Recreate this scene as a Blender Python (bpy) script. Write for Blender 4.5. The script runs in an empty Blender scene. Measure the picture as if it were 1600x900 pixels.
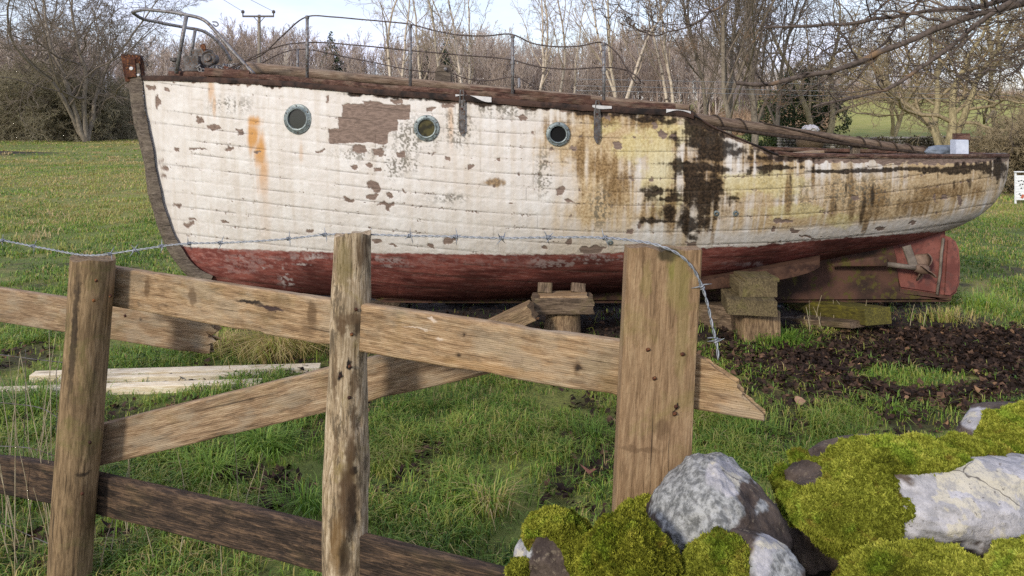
import bpy, bmesh, math, random
import numpy as np
from mathutils import Vector, Matrix

SC = bpy.context.scene
COL = SC.collection
F, CH, VH = 1200.0, 1.7, 185.0       # focal length in photo pixels, eye height, row of the horizon


def PX(u, v, Y):
    """the place in the world that sits at depth Y on a sight line of the photograph"""
    u = np.asarray(u, float); v = np.asarray(v, float); Y = np.asarray(Y, float)
    u, v, Y = np.broadcast_arrays(u, v, Y)
    return np.stack([(u - 800) / F * Y, Y, CH - (v - VH) / F * Y], -1)


def GP(u, v):
    Y = CH * F / (v - VH)
    return PX(u, v, Y)


# ------------------------------------------------------------------ numpy noise
def _hash(i, j, k, seed):
    h = (i * 374761393 + j * 668265263 + k * 2147483647 + seed * 144665) & 0xFFFFFFFF
    h = ((h ^ (h >> 13)) * 1274126177) & 0xFFFFFFFF
    h = ((h ^ (h >> 15)) * 2246822519) & 0xFFFFFFFF
    return ((h ^ (h >> 16)) & 0xFFFFFF) / float(0xFFFFFF)


def vnoise(P, seed=0):
    P = np.asarray(P, float)
    I = np.floor(P).astype(np.int64); f = P - I
    f = f * f * (3 - 2 * f)
    r = 0
    for a in (0, 1):
        for b in (0, 1):
            for c in (0, 1):
                w = (f[..., 0] if a else 1 - f[..., 0]) * (f[..., 1] if b else 1 - f[..., 1]) * (f[..., 2] if c else 1 - f[..., 2])
                r = r + w * _hash(I[..., 0] + a, I[..., 1] + b, I[..., 2] + c, seed)
    return r * 2 - 1


def fbm(P, octv=4, seed=0, gain=.5):
    r, a, s = 0, 1.0, 0
    P = np.asarray(P, float)
    for o in range(octv):
        r = r + a * vnoise(P * 2 ** o, seed + o * 17)
        s += a; a *= gain
    return r / s


def sstep(a, b, x):
    t = np.clip((x - a) / (b - a), 0, 1)
    return t * t * (3 - 2 * t)


def pchip(xs, ys):
    xs = np.array(xs, float); ys = np.array(ys, float)
    h = np.diff(xs); d = np.diff(ys) / h
    m = np.zeros_like(xs)
    for i in range(1, len(xs) - 1):
        if d[i - 1] * d[i] > 0:
            w1 = 2 * h[i] + h[i - 1]; w2 = h[i] + 2 * h[i - 1]
            m[i] = (w1 + w2) / (w1 / d[i - 1] + w2 / d[i])
    m[0] = d[0]; m[-1] = d[-1]

    def f(x):
        x = np.clip(np.asarray(x, float), xs[0], xs[-1])
        i = np.clip(np.searchsorted(xs, x, side='right') - 1, 0, len(xs) - 2)
        t = (x - xs[i]) / h[i]
        return ((1 + 2 * t) * (1 - t) ** 2 * ys[i] + t * (1 - t) ** 2 * h[i] * m[i]
                + t * t * (3 - 2 * t) * ys[i + 1] + t * t * (t - 1) * h[i] * m[i + 1])
    return f


# ------------------------------------------------------------------ objects
def wm(o):
    m = Matrix.Identity(4)
    while o:
        m = o.matrix_basis @ m; o = o.parent
    return m


def tag(o, label=None, cat=None, group=None, kind=None):
    if label: o['label'] = label
    if cat: o['category'] = cat
    if group: o['group'] = group
    if kind: o['kind'] = kind
    return o


def empty(name, loc, label, cat, group=None):
    o = bpy.data.objects.new(name, None); COL.objects.link(o)
    o.location = Vector([float(x) for x in loc]); o.empty_display_size = .2
    return tag(o, label, cat, group)


def mesh_np(name, V, quads=None, tris=None, ngons=None, smooth=True, attrs=None):
    V = np.asarray(V, np.float32).reshape(-1, 3)
    me = bpy.data.meshes.new(name)
    me.vertices.add(len(V)); me.vertices.foreach_set('co', V.ravel())
    parts = []
    if quads is not None and len(quads): parts.append(np.asarray(quads, np.int32).reshape(-1, 4))
    if tris is not None and len(tris): parts.append(np.asarray(tris, np.int32).reshape(-1, 3))
    loops = [p.ravel() for p in parts]; tot = [np.full(len(p), p.shape[1], np.int32) for p in parts]
    for g in ngons or []:
        loops.append(np.array(g, np.int32)); tot.append(np.array([len(g)], np.int32))
    loops = np.concatenate(loops); tot = np.concatenate(tot)
    start = np.concatenate([[0], np.cumsum(tot)[:-1]]).astype(np.int32)
    me.loops.add(len(loops)); me.loops.foreach_set('vertex_index', loops)
    me.polygons.add(len(tot)); me.polygons.foreach_set('loop_start', start); me.polygons.foreach_set('loop_total', tot)
    me.polygons.foreach_set('use_smooth', np.full(len(tot), smooth, bool))
    for k, a in (attrs or {}).items():
        at = me.attributes.new(k, 'FLOAT', 'POINT'); at.data.foreach_set('value', np.asarray(a, np.float32).ravel())
    me.update(calc_edges=True); me.validate()
    return me


def add(name, me, mat=None, parent=None, M=None):
    o = bpy.data.objects.new(name, me); COL.objects.link(o)
    if mat: me.materials.append(mat)
    if parent:
        o.parent = parent
    if M is not None:
        o.matrix_basis = (wm(parent).inverted() @ M) if parent else M
    return o


def world_obj(name, V, quads=None, tris=None, ngons=None, mat=None, parent=None, smooth=True, attrs=None, origin=None):
    """a mesh given in world coordinates, its origin at origin (or the parent's place)"""
    V = np.asarray(V, float).reshape(-1, 3)
    if origin is None:
        org = Vector((0, 0, 0)) if parent is None else wm(parent).translation
        if parent is None:
            c = V.mean(0); org = Vector((float(c[0]), float(c[1]), float(V[:, 2].min())))
    else:
        org = Vector([float(x) for x in origin])
    me = mesh_np(name, V - np.array(org), quads, tris, ngons, smooth, attrs)
    return add(name, me, mat, parent, Matrix.Translation(org))


def tubes(polys, sides=4, caps=False):
    """polys: list of (points Nx3, radii N): one set of vertices and quads"""
    groups = {}
    for p, r in polys:
        groups.setdefault(len(p), []).append((p, r))
    Vs, Qs, T, off = [], [], [], 0
    ang = np.arange(sides) / sides * 2 * math.pi
    for n, lst in groups.items():
        P = np.array([a[0] for a in lst], float); R = np.array([np.broadcast_to(a[1], (n,)) for a in lst], float)
        V, Q = tube_arr(P, R, sides)
        Vs.append(V); Qs.append(Q + off)
        if caps:
            for m in range(len(lst)):
                b = off + m * n * sides
                T.append(list(range(b + sides - 1, b - 1, -1)))
                e = b + (n - 1) * sides
                T.append(list(range(e, e + sides)))
        off += len(V)
    return np.concatenate(Vs), np.concatenate(Qs), T


def tube_arr(P, R, sides):
    M, n = P.shape[:2]
    ang = np.arange(sides) / sides * 2 * math.pi
    Tn = np.gradient(P, axis=1); Tn /= np.linalg.norm(Tn, axis=2, keepdims=True) + 1e-9
    mean = Tn.mean(1); ref = np.eye(3)[np.argmin(np.abs(mean), 1)][:, None, :]
    n1 = np.cross(Tn, ref); n1 /= np.linalg.norm(n1, axis=2, keepdims=True) + 1e-9
    n2 = np.cross(Tn, n1)
    V = P[:, :, None, :] + R[:, :, None, None] * (np.cos(ang)[None, None, :, None] * n1[:, :, None, :] + np.sin(ang)[None, None, :, None] * n2[:, :, None, :])
    idx = np.arange(M * n * sides).reshape(M, n, sides)
    a = idx[:, :-1, :]; b = np.roll(a, -1, 2); d = idx[:, 1:, :]; c = np.roll(d, -1, 2)
    return V.reshape(-1, 3), np.stack([a, b, c, d], -1).reshape(-1, 4)


def tube_obj(name, polys, mat, parent=None, sides=8, smooth=True, caps=True):
    V, Q, T = tubes(polys, sides, caps)
    return world_obj(name, V, Q, None, T, mat, parent, smooth)


def spl(pts, n):
    """smooth curve through control points (any dimension), n samples"""
    pts = np.array(pts, float)
    d = np.concatenate([[0], np.cumsum(np.linalg.norm(np.diff(pts, axis=0), axis=1))])
    t = np.linspace(0, d[-1], n)
    m = np.gradient(pts, d, axis=0) if len(pts) > 2 else np.tile((pts[1] - pts[0]) / d[-1], (2, 1))
    i = np.clip(np.searchsorted(d, t, side='right') - 1, 0, len(pts) - 2)
    h = (d[i + 1] - d[i])[:, None]; s = ((t - d[i]) / (d[i + 1] - d[i]))[:, None]
    return ((1 + 2 * s) * (1 - s) ** 2 * pts[i] + s * (1 - s) ** 2 * h * m[i] + s * s * (3 - 2 * s) * pts[i + 1] + s * s * (s - 1) * h * m[i + 1])


def prof_rect(w, h, r=.006, k=3, sub=5):
    """rounded rectangle, w along local Y, h along local Z"""
    pts = []
    for cx, cy, a0 in ((w / 2 - r, h / 2 - r, 0), (-w / 2 + r, h / 2 - r, 90), (-w / 2 + r, -h / 2 + r, 180), (w / 2 - r, -h / 2 + r, 270)):
        for i in range(k):
            a = math.radians(a0 + 90 * i / (k - 1)); pts.append((cx + r * math.cos(a), cy + r * math.sin(a)))
    out = []
    for i in range(len(pts)):
        a, b = np.array(pts[i]), np.array(pts[(i + 1) % len(pts)])
        m = sub if np.linalg.norm(b - a) > 2.2 * r + .004 else 1
        for j in range(m): out.append(a + (b - a) * j / m)
    return np.array(out)


def prof_round(r, n=26):
    a = np.arange(n) / n * 2 * math.pi
    return np.stack([r * np.cos(a), r * np.sin(a)], 1)


def sweep(name, prof, A, B, up, mat, parent=None, nx=30, disp=.003, freq=9., seed=0, ends=(None, None), taper=None, bend=None, chip=0.):
    """a length of timber from A to B: profile in local Y, Z, grain along local X, uneven faces"""
    A = Vector([float(x) for x in A]); B = Vector([float(x) for x in B])
    X = (B - A); L = X.length; X.normalize()
    Z = Vector(up); Z = (Z - X * Z.dot(X)).normalized(); Yv = Z.cross(X)
    M = Matrix((X, Yv, Z)).transposed().to_4x4(); M.translation = A
    m = len(prof); t = np.linspace(0, 1, nx)
    V = np.zeros((nx, m, 3)); V[:, :, 0] = (t * L)[:, None]
    sc = np.ones(nx) if taper is None else np.interp(t, taper[0], taper[1])
    V[:, :, 1] = prof[None, :, 0] * sc[:, None]; V[:, :, 2] = prof[None, :, 1] * sc[:, None]
    zf = V[:, :, 2] / (np.abs(prof[:, 1]).max() + 1e-9); yf = V[:, :, 1] / (np.abs(prof[:, 0]).max() + 1e-9)
    for side, fn in ((0, ends[0]), (1, ends[1])):
        if fn is not None:
            e = fn(zf[0 if side == 0 else -1], yf[0 if side == 0 else -1])     # metres cut back at that end
            w = (1 - t) ** 1 if side == 0 else t ** 1
            ww = np.clip((w - .6) / .4, 0, 1)[:, None]
            V[:, :, 0] += (e[None, :] if side == 0 else -e[None, :]) * ww
    N = np.zeros_like(V); N[:, :, 1] = yf; N[:, :, 2] = zf
    N /= np.linalg.norm(N, axis=2, keepdims=True) + 1e-9
    q = V * np.array([freq * .35, freq, freq]) + seed * 7.3
    d = fbm(q, 3, seed) * disp
    if chip:
        c = fbm(V * np.array([6, 14, 14]) + seed * 3.1 + 40, 3, seed + 5)
        d = d - chip * sstep(.25, .6, c) * (np.abs(yf * zf) ** .5)
    V = V + N * d[:, :, None]
    if bend is not None:
        V[:, :, 1] += (bend[0] * np.sin(t * math.pi))[:, None]; V[:, :, 2] += (bend[1] * np.sin(t * math.pi))[:, None]
    idx = np.arange(nx * m).reshape(nx, m)
    a = idx[:-1]; b = np.roll(a, -1, 1); dd = idx[1:]; c = np.roll(dd, -1, 1)
    Q = np.stack([a, b, c, dd], -1).reshape(-1, 4)
    c0 = V[0].mean(0); c1 = V[-1].mean(0)
    VV = np.concatenate([V.reshape(-1, 3), [c0], [c1]])
    i0 = nx * m
    T = [(i0, idx[0, (j + 1) % m], idx[0, j]) for j in range(m)] + [(i0 + 1, idx[-1, j], idx[-1, (j + 1) % m]) for j in range(m)]
    me = mesh_np(name, VV, Q, T, None, True)
    try:
        me.set_sharp_from_angle(angle=math.radians(42))
    except Exception:
        pass
    return add(name, me, mat, parent, M)


def box_part(name, c, size, mat, parent, rot=None, bev=.004):
    """small bevelled box with world centre c"""
    bm = bmesh.new(); bmesh.ops.create_cube(bm, size=1)
    for v in bm.verts: v.co = Vector((v.co.x * size[0], v.co.y * size[1], v.co.z * size[2]))
    bmesh.ops.bevel(bm, geom=list(bm.edges), offset=bev, segments=2, affect='EDGES')
    me = bpy.data.meshes.new(name); bm.to_mesh(me); bm.free()
    M = Matrix.Translation(Vector([float(x) for x in c])) @ (rot.to_4x4() if rot else Matrix.Identity(4))
    return add(name, me, mat, parent, M)


def lathe(name, prof, c, axis, mat, parent, n=32, closed=False):
    """profile (radius, along axis) turned about an axis through c"""
    prof = np.array(prof, float); ax = Vector(axis).normalized()
    q = Vector((0, 0, 1)).rotation_difference(ax).to_matrix().to_4x4()
    a = np.arange(n) / n * 2 * math.pi
    V = np.stack([prof[:, None, 0] * np.cos(a), prof[:, None, 0] * np.sin(a), np.broadcast_to(prof[:, None, 1], (len(prof), n))], -1)
    idx = np.arange(len(prof) * n).reshape(len(prof), n)
    A = idx[:-1]; B = np.roll(A, -1, 1); D = idx[1:]; C = np.roll(D, -1, 1)
    Q = np.stack([A, B, C, D], -1).reshape(-1, 4)
    ng = []
    if closed: ng = [list(idx[0][::-1]), list(idx[-1])]
    me = mesh_np(name, V, Q, None, ng, True)
    try: me.set_sharp_from_angle(angle=math.radians(40))
    except Exception: pass
    return add(name, me, mat, parent, Matrix.Translation(Vector([float(x) for x in c])) @ q)


def slab(name, outline, Y0, Y1, mat, parent, bulge=0):
    """an outline of world (x, z) points given thickness from depth Y0 to Y1"""
    o = np.array(outline, float); n = len(o)
    V = np.concatenate([np.stack([o[:, 0], np.full(n, Y0), o[:, 1]], 1), np.stack([o[:, 0], np.full(n, Y1), o[:, 1]], 1)])
    bm = bmesh.new(); vs = [bm.verts.new(v) for v in V]
    bm.faces.new(vs[:n]); bm.faces.new(vs[n:][::-1])
    for i in range(n): bm.faces.new((vs[i], vs[n + i], vs[n + (i + 1) % n], vs[(i + 1) % n]))
    bmesh.ops.recalc_face_normals(bm, faces=bm.faces)
    es = [e for e in bm.edges if abs(e.verts[0].co.y - e.verts[1].co.y) < 1e-6]
    bmesh.ops.bevel(bm, geom=es, offset=abs(Y1 - Y0) * .25, segments=3, affect='EDGES')
    org = wm(parent).translation if parent else Vector((0, 0, 0))
    for v in bm.verts: v.co -= org
    me = bpy.data.meshes.new(name); bm.to_mesh(me); bm.free()
    return add(name, me, mat, parent, Matrix.Translation(org))


# ------------------------------------------------------------------ materials
class NT:
    def __init__(s, name):
        s.m = bpy.data.materials.new(name); s.m.use_nodes = True; s.t = s.m.node_tree
        s.t.nodes.clear()
        s.out = s.n('ShaderNodeOutputMaterial'); s.b = s.n('ShaderNodeBsdfPrincipled')
        s.t.links.new(s.b.outputs[0], s.out.inputs[0])
        s.b.inputs['Specular IOR Level'].default_value = .3

    def n(s, t, **k):
        x = s.t.nodes.new(t)
        for a, b in k.items(): setattr(x, a, b)
        return x

    def l(s, a, b):
        if isinstance(a, (int, float)): b.default_value = a
        elif isinstance(a, (tuple, list)): b.default_value = tuple(a) + ((1,) if len(b.default_value) == 4 and len(a) == 3 else ())
        else: s.t.links.new(a, b)

    def obj(s):
        return s.n('ShaderNodeTexCoord').outputs['Object']

    def mapv(s, v, scale=(1, 1, 1), rnd=False):
        mp = s.n('ShaderNodeMapping'); s.l(v, mp.inputs[0]); mp.inputs['Scale'].default_value = scale
        if rnd:
            oi = s.n('ShaderNodeObjectInfo'); mu = s.n('ShaderNodeVectorMath', operation='SCALE')
            mu.inputs[0].default_value = (37, 91, 53); s.l(oi.outputs['Random'], mu.inputs['Scale']); s.l(mu.outputs[0], mp.inputs['Location'])
        return mp.outputs[0]

    def noise(s, v, scale=5., detail=4., rough=.55, dist=0.):
        x = s.n('ShaderNodeTexNoise'); s.l(v, x.inputs['Vector']); x.inputs['Scale'].default_value = scale
        x.inputs['Detail'].default_value = detail; x.inputs['Roughness'].default_value = rough; x.inputs['Distortion'].default_value = dist
        return x.outputs['Fac']

    def vor(s, v, scale=5., feature='F1'):
        x = s.n('ShaderNodeTexVoronoi', feature=feature); s.l(v, x.inputs['Vector']); x.inputs['Scale'].default_value = scale
        return x.outputs['Distance']

    def ramp(s, f, stops):
        x = s.n('ShaderNodeValToRGB'); s.l(f, x.inputs[0]); e = x.color_ramp.elements
        while len(e) < len(stops): e.new(.5)
        for a, (p, c) in zip(e, stops):
            a.position = p; a.color = (c, c, c, 1) if isinstance(c, (int, float)) else tuple(c) + (1,)
        return x.outputs[0]

    def sm(s, f, a, b):
        x = s.n('ShaderNodeMapRange', interpolation_type='SMOOTHSTEP'); s.l(f, x.inputs[0])
        x.inputs[1].default_value = a; x.inputs[2].default_value = b
        return x.outputs[0]

    def math(s, op, a, b=0.):
        x = s.n('ShaderNodeMath', operation=op); s.l(a, x.inputs[0]); s.l(b, x.inputs[1]); return x.outputs[0]

    def mix(s, f, a, b, mode='MIX'):
        x = s.n('ShaderNodeMix', data_type='RGBA', blend_type=mode)
        s.l(f, x.inputs[0]); s.l(a, x.inputs[6]); s.l(b, x.inputs[7]); return x.outputs[2]

    def attr(s, name):
        return s.n('ShaderNodeAttribute', attribute_name=name).outputs['Fac']

    def bump(s, h, st=.3, d=.01):
        x = s.n('ShaderNodeBump'); s.l(h, x.inputs['Height']); x.inputs['Strength'].default_value = st; x.inputs['Distance'].default_value = d
        s.l(x.outputs[0], s.b.inputs['Normal'])

    def fin(s, col, rough=.8, metal=0.):
        s.l(col, s.b.inputs['Base Color']); s.l(rough, s.b.inputs['Roughness']); s.l(metal, s.b.inputs['Metallic'])
        return s.m


def wood(name, dark, base, light, green=0., stain=.5, knots=True, ring=60., gcol=(.16, .15, .03), grey=0., marks=(), wet=None, patch=0.):
    w = NT(name); c = w.obj()
    v = w.mapv(c, (1, 1, 1), True)
    warp = w.noise(v, 3, 2)
    g = w.noise(w.mapv(v, (4.5, 42, 42)), 2.2, 7, .68, .5)
    col = w.ramp(g, [(.34, dark), (.50, base), (.66, light)])
    wv = w.n('ShaderNodeTexWave', wave_type='BANDS', bands_direction='Z'); w.l(w.mapv(v, (.55, 1, 1)), wv.inputs['Vector'])
    wv.inputs['Scale'].default_value = ring; wv.inputs['Distortion'].default_value = 7; wv.inputs['Detail'].default_value = 3; wv.inputs['Detail Scale'].default_value = .6
    col = w.mix(w.math('MULTIPLY', w.sm(wv.outputs['Fac'], .35, .95), .2), col, tuple(x * .55 for x in base))
    g2 = w.noise(w.mapv(v, (7, 190, 190)), 2.0, 3, .6); col = w.mix(w.math('MULTIPLY', w.sm(g2, .48, .68), .38), col, dark); col = w.mix(w.math('MULTIPLY', w.sm(g2, .46, .34), .35), col, light)
    h = w.math('ADD', w.math('ADD', g, w.math('MULTIPLY', g2, -.5)), w.math('MULTIPLY', wv.outputs['Fac'], .35))
    s1 = w.sm(w.noise(w.mapv(v, (2, 5, 5)), 1.7, 5, .6, .6), .5, .72)
    col = w.mix(w.math('MULTIPLY', s1, stain), col, tuple(x * .42 for x in base))
    if grey:
        s2 = w.sm(w.noise(w.mapv(v, (3, 7, 7)), 2.3, 4, .6), .45, .65)
        col = w.mix(w.math('MULTIPLY', s2, grey), col, (.33, .275, .195))
    if green:
        s3 = w.sm(w.noise(v, 6, 6, .7, .5), .5, .66)
        col = w.mix(w.math('MULTIPLY', s3, green), col, gcol)
    if knots:
        k = w.vor(w.mapv(v, (2.6, 6, 8)), 1.0)
        kk = w.math('SUBTRACT', 1., w.sm(k, .04, .20))
        col = w.mix(w.math('MULTIPLY', kk, .75), col, tuple(x * .35 for x in dark))
    if patch:                                             # blotches of dark rot and pale bare wood, with ragged edges
        pn = w.noise(w.mapv(v, (5, 17, 17)), 1.6, 9, .75, .15)
        col = w.mix(w.math('MULTIPLY', w.sm(pn, .53, .60), patch), col, tuple(x * .30 for x in base))
        col = w.mix(w.math('MULTIPLY', w.sm(pn, .46, .38), patch * .55), col, light)
    if wet:
        sx = w.n('ShaderNodeSeparateXYZ'); w.l(c, sx.inputs[0])
        wx = w.math('ADD', sx.outputs[0], w.math('MULTIPLY', w.noise(v, 5, 4, .6), .5))
        col = w.mix(w.math('MULTIPLY', w.sm(wx, wet + .30, wet + .10), .62), col, tuple(x * .32 for x in base))
    if marks:
        wn = w.n('ShaderNodeTexNoise'); w.l(c, wn.inputs['Vector']); wn.inputs['Scale'].default_value = 45; wn.inputs['Detail'].default_value = 4
        wv_ = w.n('ShaderNodeVectorMath', operation='MULTIPLY_ADD'); w.l(wn.outputs['Color'], wv_.inputs[0]); wv_.inputs[1].default_value = (.03, .03, .03); w.l(c, wv_.inputs[2])
        for (p, rad, st_, mc) in marks:
            a = w.n('ShaderNodeVectorMath', operation='SUBTRACT'); w.l(wv_.outputs[0], a.inputs[0]); a.inputs[1].default_value = tuple(x + .015 for x in p)
            b = w.n('ShaderNodeVectorMath', operation='DIVIDE'); w.l(a.outputs[0], b.inputs[0]); b.inputs[1].default_value = tuple(rad)
            ln = w.n('ShaderNodeVectorMath', operation='LENGTH'); w.l(b.outputs[0], ln.inputs[0])
            col = w.mix(w.math('MULTIPLY', w.sm(ln.outputs['Value'], 1.15, .55), st_), col, mc)
    sp = w.sm(w.noise(v, 160, 2, .5), .64, .72)
    col = w.mix(w.math('MULTIPLY', sp, .5), col, dark)
    crack = w.sm(w.noise(w.mapv(v, (1.4, 60, 60)), 1.6, 3, .5), .34, .28)
    col = w.mix(w.math('MULTIPLY', crack, .7), col, tuple(x * .25 for x in dark))
    w.bump(w.math('SUBTRACT', h, w.math('MULTIPLY', crack, .8)), .55, .004)
    return w.fin(col, .85)


def simple(name, c1, c2, scale=8., rough=.7, metal=0., bump=.3, det=5, lo=.35, hi=.65, dist=.01, extra=None):
    w = NT(name); v = w.mapv(w.obj(), (1, 1, 1), True)
    n = w.noise(v, scale, det, .62, .3); col = w.mix(w.sm(n, lo, hi), c1, c2)
    if extra:
        col = w.mix(w.sm(w.noise(v, scale * 3.3, 4, .7), .52, .62), col, extra)
    w.bump(n, bump, dist)
    return w.fin(col, rough, metal)


def bark(name, dark, light, extra=None, vs=(7, 7, 2.5)):
    w = NT(name); v = w.mapv(w.obj(), vs, True)
    n = w.noise(v, 1.5, 6, .7, .5)
    col = w.ramp(n, [(.3, dark), (.62, light)])
    if extra:
        col = w.mix(w.sm(w.noise(w.mapv(w.obj(), (2, 2, 5), True), 1.2, 4, .6), .55, .65), col, extra)
    return w.fin(col, .9)


def tinted(name, stops, rough=.6, trans=0., spec=.3):
    w = NT(name); col = w.ramp(w.attr('tint'), stops)
    w.l(col, w.b.inputs['Base Color']); w.b.inputs['Roughness'].default_value = rough; w.b.inputs['Specular IOR Level'].default_value = spec
    if trans:
        tr = w.n('ShaderNodeBsdfTranslucent'); w.l(col, tr.inputs[0]); mx = w.n('ShaderNodeMixShader'); mx.inputs[0].default_value = trans
        w.l(w.b.outputs[0], mx.inputs[1]); w.l(tr.outputs[0], mx.inputs[2]); w.l(mx.outputs[0], w.out.inputs[0])
    return w.m


RAIL = ((.11, .064, .032), (.315, .20, .104), (.48, .345, .205), .10, .6, True, 55)
M_rail = wood('weathered_rail', *RAIL, grey=.35)
M_rail_old = wood('old_rail', (.095, .060, .034), (.275, .178, .100), (.45, .33, .205), .10, .6, True, 50, grey=.5)
M_rail_dark = wood('dark_rail', (.014, .010, .008), (.048, .031, .021), (.17, .105, .06), .05, .6, False, 40, patch=.8)
POST = ((.07, .044, .022), (.215, .142, .072), (.34, .235, .13), .45, .5, False, 22, (.12, .115, .03))
PALE = ((.07, .045, .022), (.34, .25, .15), (.56, .46, .32), .5, .55, False, 20, (.22, .17, .045))
PLANK = ((.13, .078, .038), (.26, .165, .088), (.36, .25, .14), .34, .4, False, 95, (.20, .165, .05))
M_new = wood('new_timber', (.50, .38, .22), (.74, .63, .44), (.82, .76, .62), 0, .1, True, 40)
M_block = wood('block_wood', (.025, .017, .011), (.13, .088, .055), (.29, .21, .14), .15, .5, False, 30, patch=.4)
M_block_moss = wood('mossy_block_wood', (.03, .022, .012), (.125, .092, .045), (.22, .175, .085), .38, .5, False, 30, (.15, .14, .03), patch=.4)
M_stump = wood('stump_wood', (.045, .026, .015), (.24, .155, .085), (.42, .30, .17), .1, .6, False, 24, patch=.5)
M_beam_yel = wood('mossy_beam_wood', (.03, .025, .008), (.10, .085, .018), (.19, .165, .025), .5, .4, False, 30, (.24, .21, .015), patch=.3)
M_stem = wood('stem_timber', (.03, .023, .017), (.105, .080, .060), (.21, .17, .135), .05, .55, False, 30, grey=.2, patch=.3)
M_mahog = wood('mahogany', (.022, .011, .008), (.085, .038, .026), (.19, .11, .08), .06, .55, False, 30, grey=.2, patch=.5)
M_black = simple('rotten_edge', (.012, .009, .008), (.07, .038, .027), 6, .85, 0, .3)
M_spar = wood('spar_wood', (.08, .05, .032), (.20, .135, .09), (.31, .235, .17), .05, .5, False, 25, grey=.3)
M_deck = wood('deck_wood', (.04, .03, .022), (.12, .09, .065), (.2, .16, .12), .2, .5, False, 30)
M_keel = simple('keel_paint', (.030, .018, .012), (.095, .046, .030), 4, .85, 0, .4, extra=(.075, .06, .014))
M_rudder = simple('rudder_paint', (.13, .042, .032), (.24, .088, .066), 5, .8, 0, .25, extra=(.12, .05, .04))
M_bronze = simple('bronze', (.10, .065, .045), (.21, .14, .10), 9, .6, .15, .25)
M_strut = simple('strut_metal', (.10, .08, .062), (.20, .165, .13), 9, .7, .0, .25)
M_rim = simple('porthole_bronze', (.14, .17, .175), (.26, .30, .295), 22, .5, .35, .3, extra=(.10, .105, .09))
M_galv = simple('galvanised_tube', (.15, .145, .145), (.25, .245, .245), 16, .55, .45, .2, extra=(.10, .06, .04))
M_wire = simple('galvanised_wire', (.20, .215, .235), (.33, .345, .365), 60, .5, .35, .2)
M_lifewire = simple('rusty_wire', (.04, .028, .022), (.11, .085, .075), 30, .7, .2, .2)
M_rust = simple('rusty_iron', (.03, .012, .008), (.095, .036, .020), 16, .85, .1, .5, extra=(.22, .09, .03))
M_iron = simple('grey_iron', (.06, .055, .052), (.17, .16, .155), 20, .7, .3, .4, extra=(.11, .06, .03))
M_chain = simple('chain_metal', (.16, .15, .14), (.34, .32, .30), 40, .6, .4, .3)
M_rope = simple('dark_rope', (.02, .014, .010), (.06, .042, .03), 60, .9, 0, .5)
M_tarp = simple('dark_sheet', (.006, .009, .012), (.025, .034, .042), 3, .35, 0, .5, extra=(.05, .07, .085))
M_bag = simple('grey_bag', (.09, .11, .14), (.19, .22, .26), 9, .5, 0, .4)
M_whitebox = simple('white_box', (.44, .48, .56), (.56, .60, .68), 12, .5, 0, .1)
M_whitepaint = simple('white_board', (.72, .74, .74), (.82, .83, .82), 9, .6, 0, .1)
M_mark = simple('black_lettering', (.02, .02, .02), (.04, .04, .04), 9, .7)
M_orange = simple('orange_plastic', (.45, .11, .06), (.55, .17, .1), 9, .6)
M_bale = simple('white_plastic', (.5, .48, .48), (.75, .72, .72), 7, .45, 0, .5)
M_lead = simple('pale_flashing', (.45, .44, .43), (.62, .60, .58), 12, .7)

g_ = NT('old_glass'); g_.b.inputs['Base Color'].default_value = (.035, .038, .030, 1); g_.b.inputs['Roughness'].default_value = .12
g_.b.inputs['Specular IOR Level'].default_value = .5; M_glass = g_.m
g_ = NT('dirty_glass'); M_glass2 = g_.fin(g_.mix(g_.sm(g_.noise(g_.obj(), 18, 3), .4, .6), (.02, .018, .008), (.07, .06, .02)), .25)
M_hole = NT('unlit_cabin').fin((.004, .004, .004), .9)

# ------------------------------------------------------------------ hull in the photograph's proportions
top = pchip([222, 300, 400, 500, 600, 700, 800, 900, 1000, 1070, 1085, 1110, 1150, 1190, 1215, 1260, 1400, 1577],
            [122, 124, 128, 136, 145, 152, 160, 168, 174, 178, 182, 197, 215, 232, 242, 246, 247, 246])
bot = pchip([222, 226, 236, 246, 257, 277, 318, 352, 420, 500, 600, 700, 830, 940, 1050, 1110, 1200, 1300, 1400, 1470, 1520, 1555, 1570, 1576, 1577],
            [122.5, 165, 220, 280, 335, 385, 432, 443, 453, 461, 467, 470, 466, 459, 449, 443, 424, 404, 384, 364, 343, 315, 287, 262, 246.6])
wl = pchip([222, 290, 330, 420, 520, 700, 800, 900, 960, 1100, 1180, 1250, 1320, 1400, 1480, 1577],
           [378, 385, 388, 391, 394, 397, 398, 397, 395, 387, 384, 378, 372, 366, 360, 346])
bsf = pchip([222, 260, 300, 350, 450, 600, 800, 950, 1100, 1250, 1400, 1500, 1550, 1577],
            [.035, .13, .24, .37, .56, .76, .90, .93, .90, .79, .60, .39, .22, .02])
nf = pchip([222, 400, 600, 1000, 1250, 1577], [1.35, 2.2, 3.4, 3.8, 3.0, 2.2])
mf = pchip([222, 350, 600, 1000, 1577], [1.0, 1.3, 1.8, 2.0, 2.0])
sag = pchip([222, 500, 800, 1000, 1200, 1400, 1577], [0, 33, 61, 69, 64, 47, 20])
YC = 6.6


def hull_b(u, v):
    tau = np.clip((bot(u) - v) / np.maximum(bot(u) - top(u), .5), 0, 1)
    return bsf(u) * np.maximum(1 - (1 - tau) ** nf(u), 0) ** (1 / mf(u))


def hull_pt(u, v, out=0.):
    return PX(u, v, YC - hull_b(u, v) - out)


def hull_n(u, v):
    a = hull_pt(u + 3, v) - hull_pt(u - 3, v); b = hull_pt(u, v + 3) - hull_pt(u, v - 3)
    n = np.cross(a, b); n /= np.linalg.norm(n)
    return n if n[1] < 0 else -n


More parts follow.
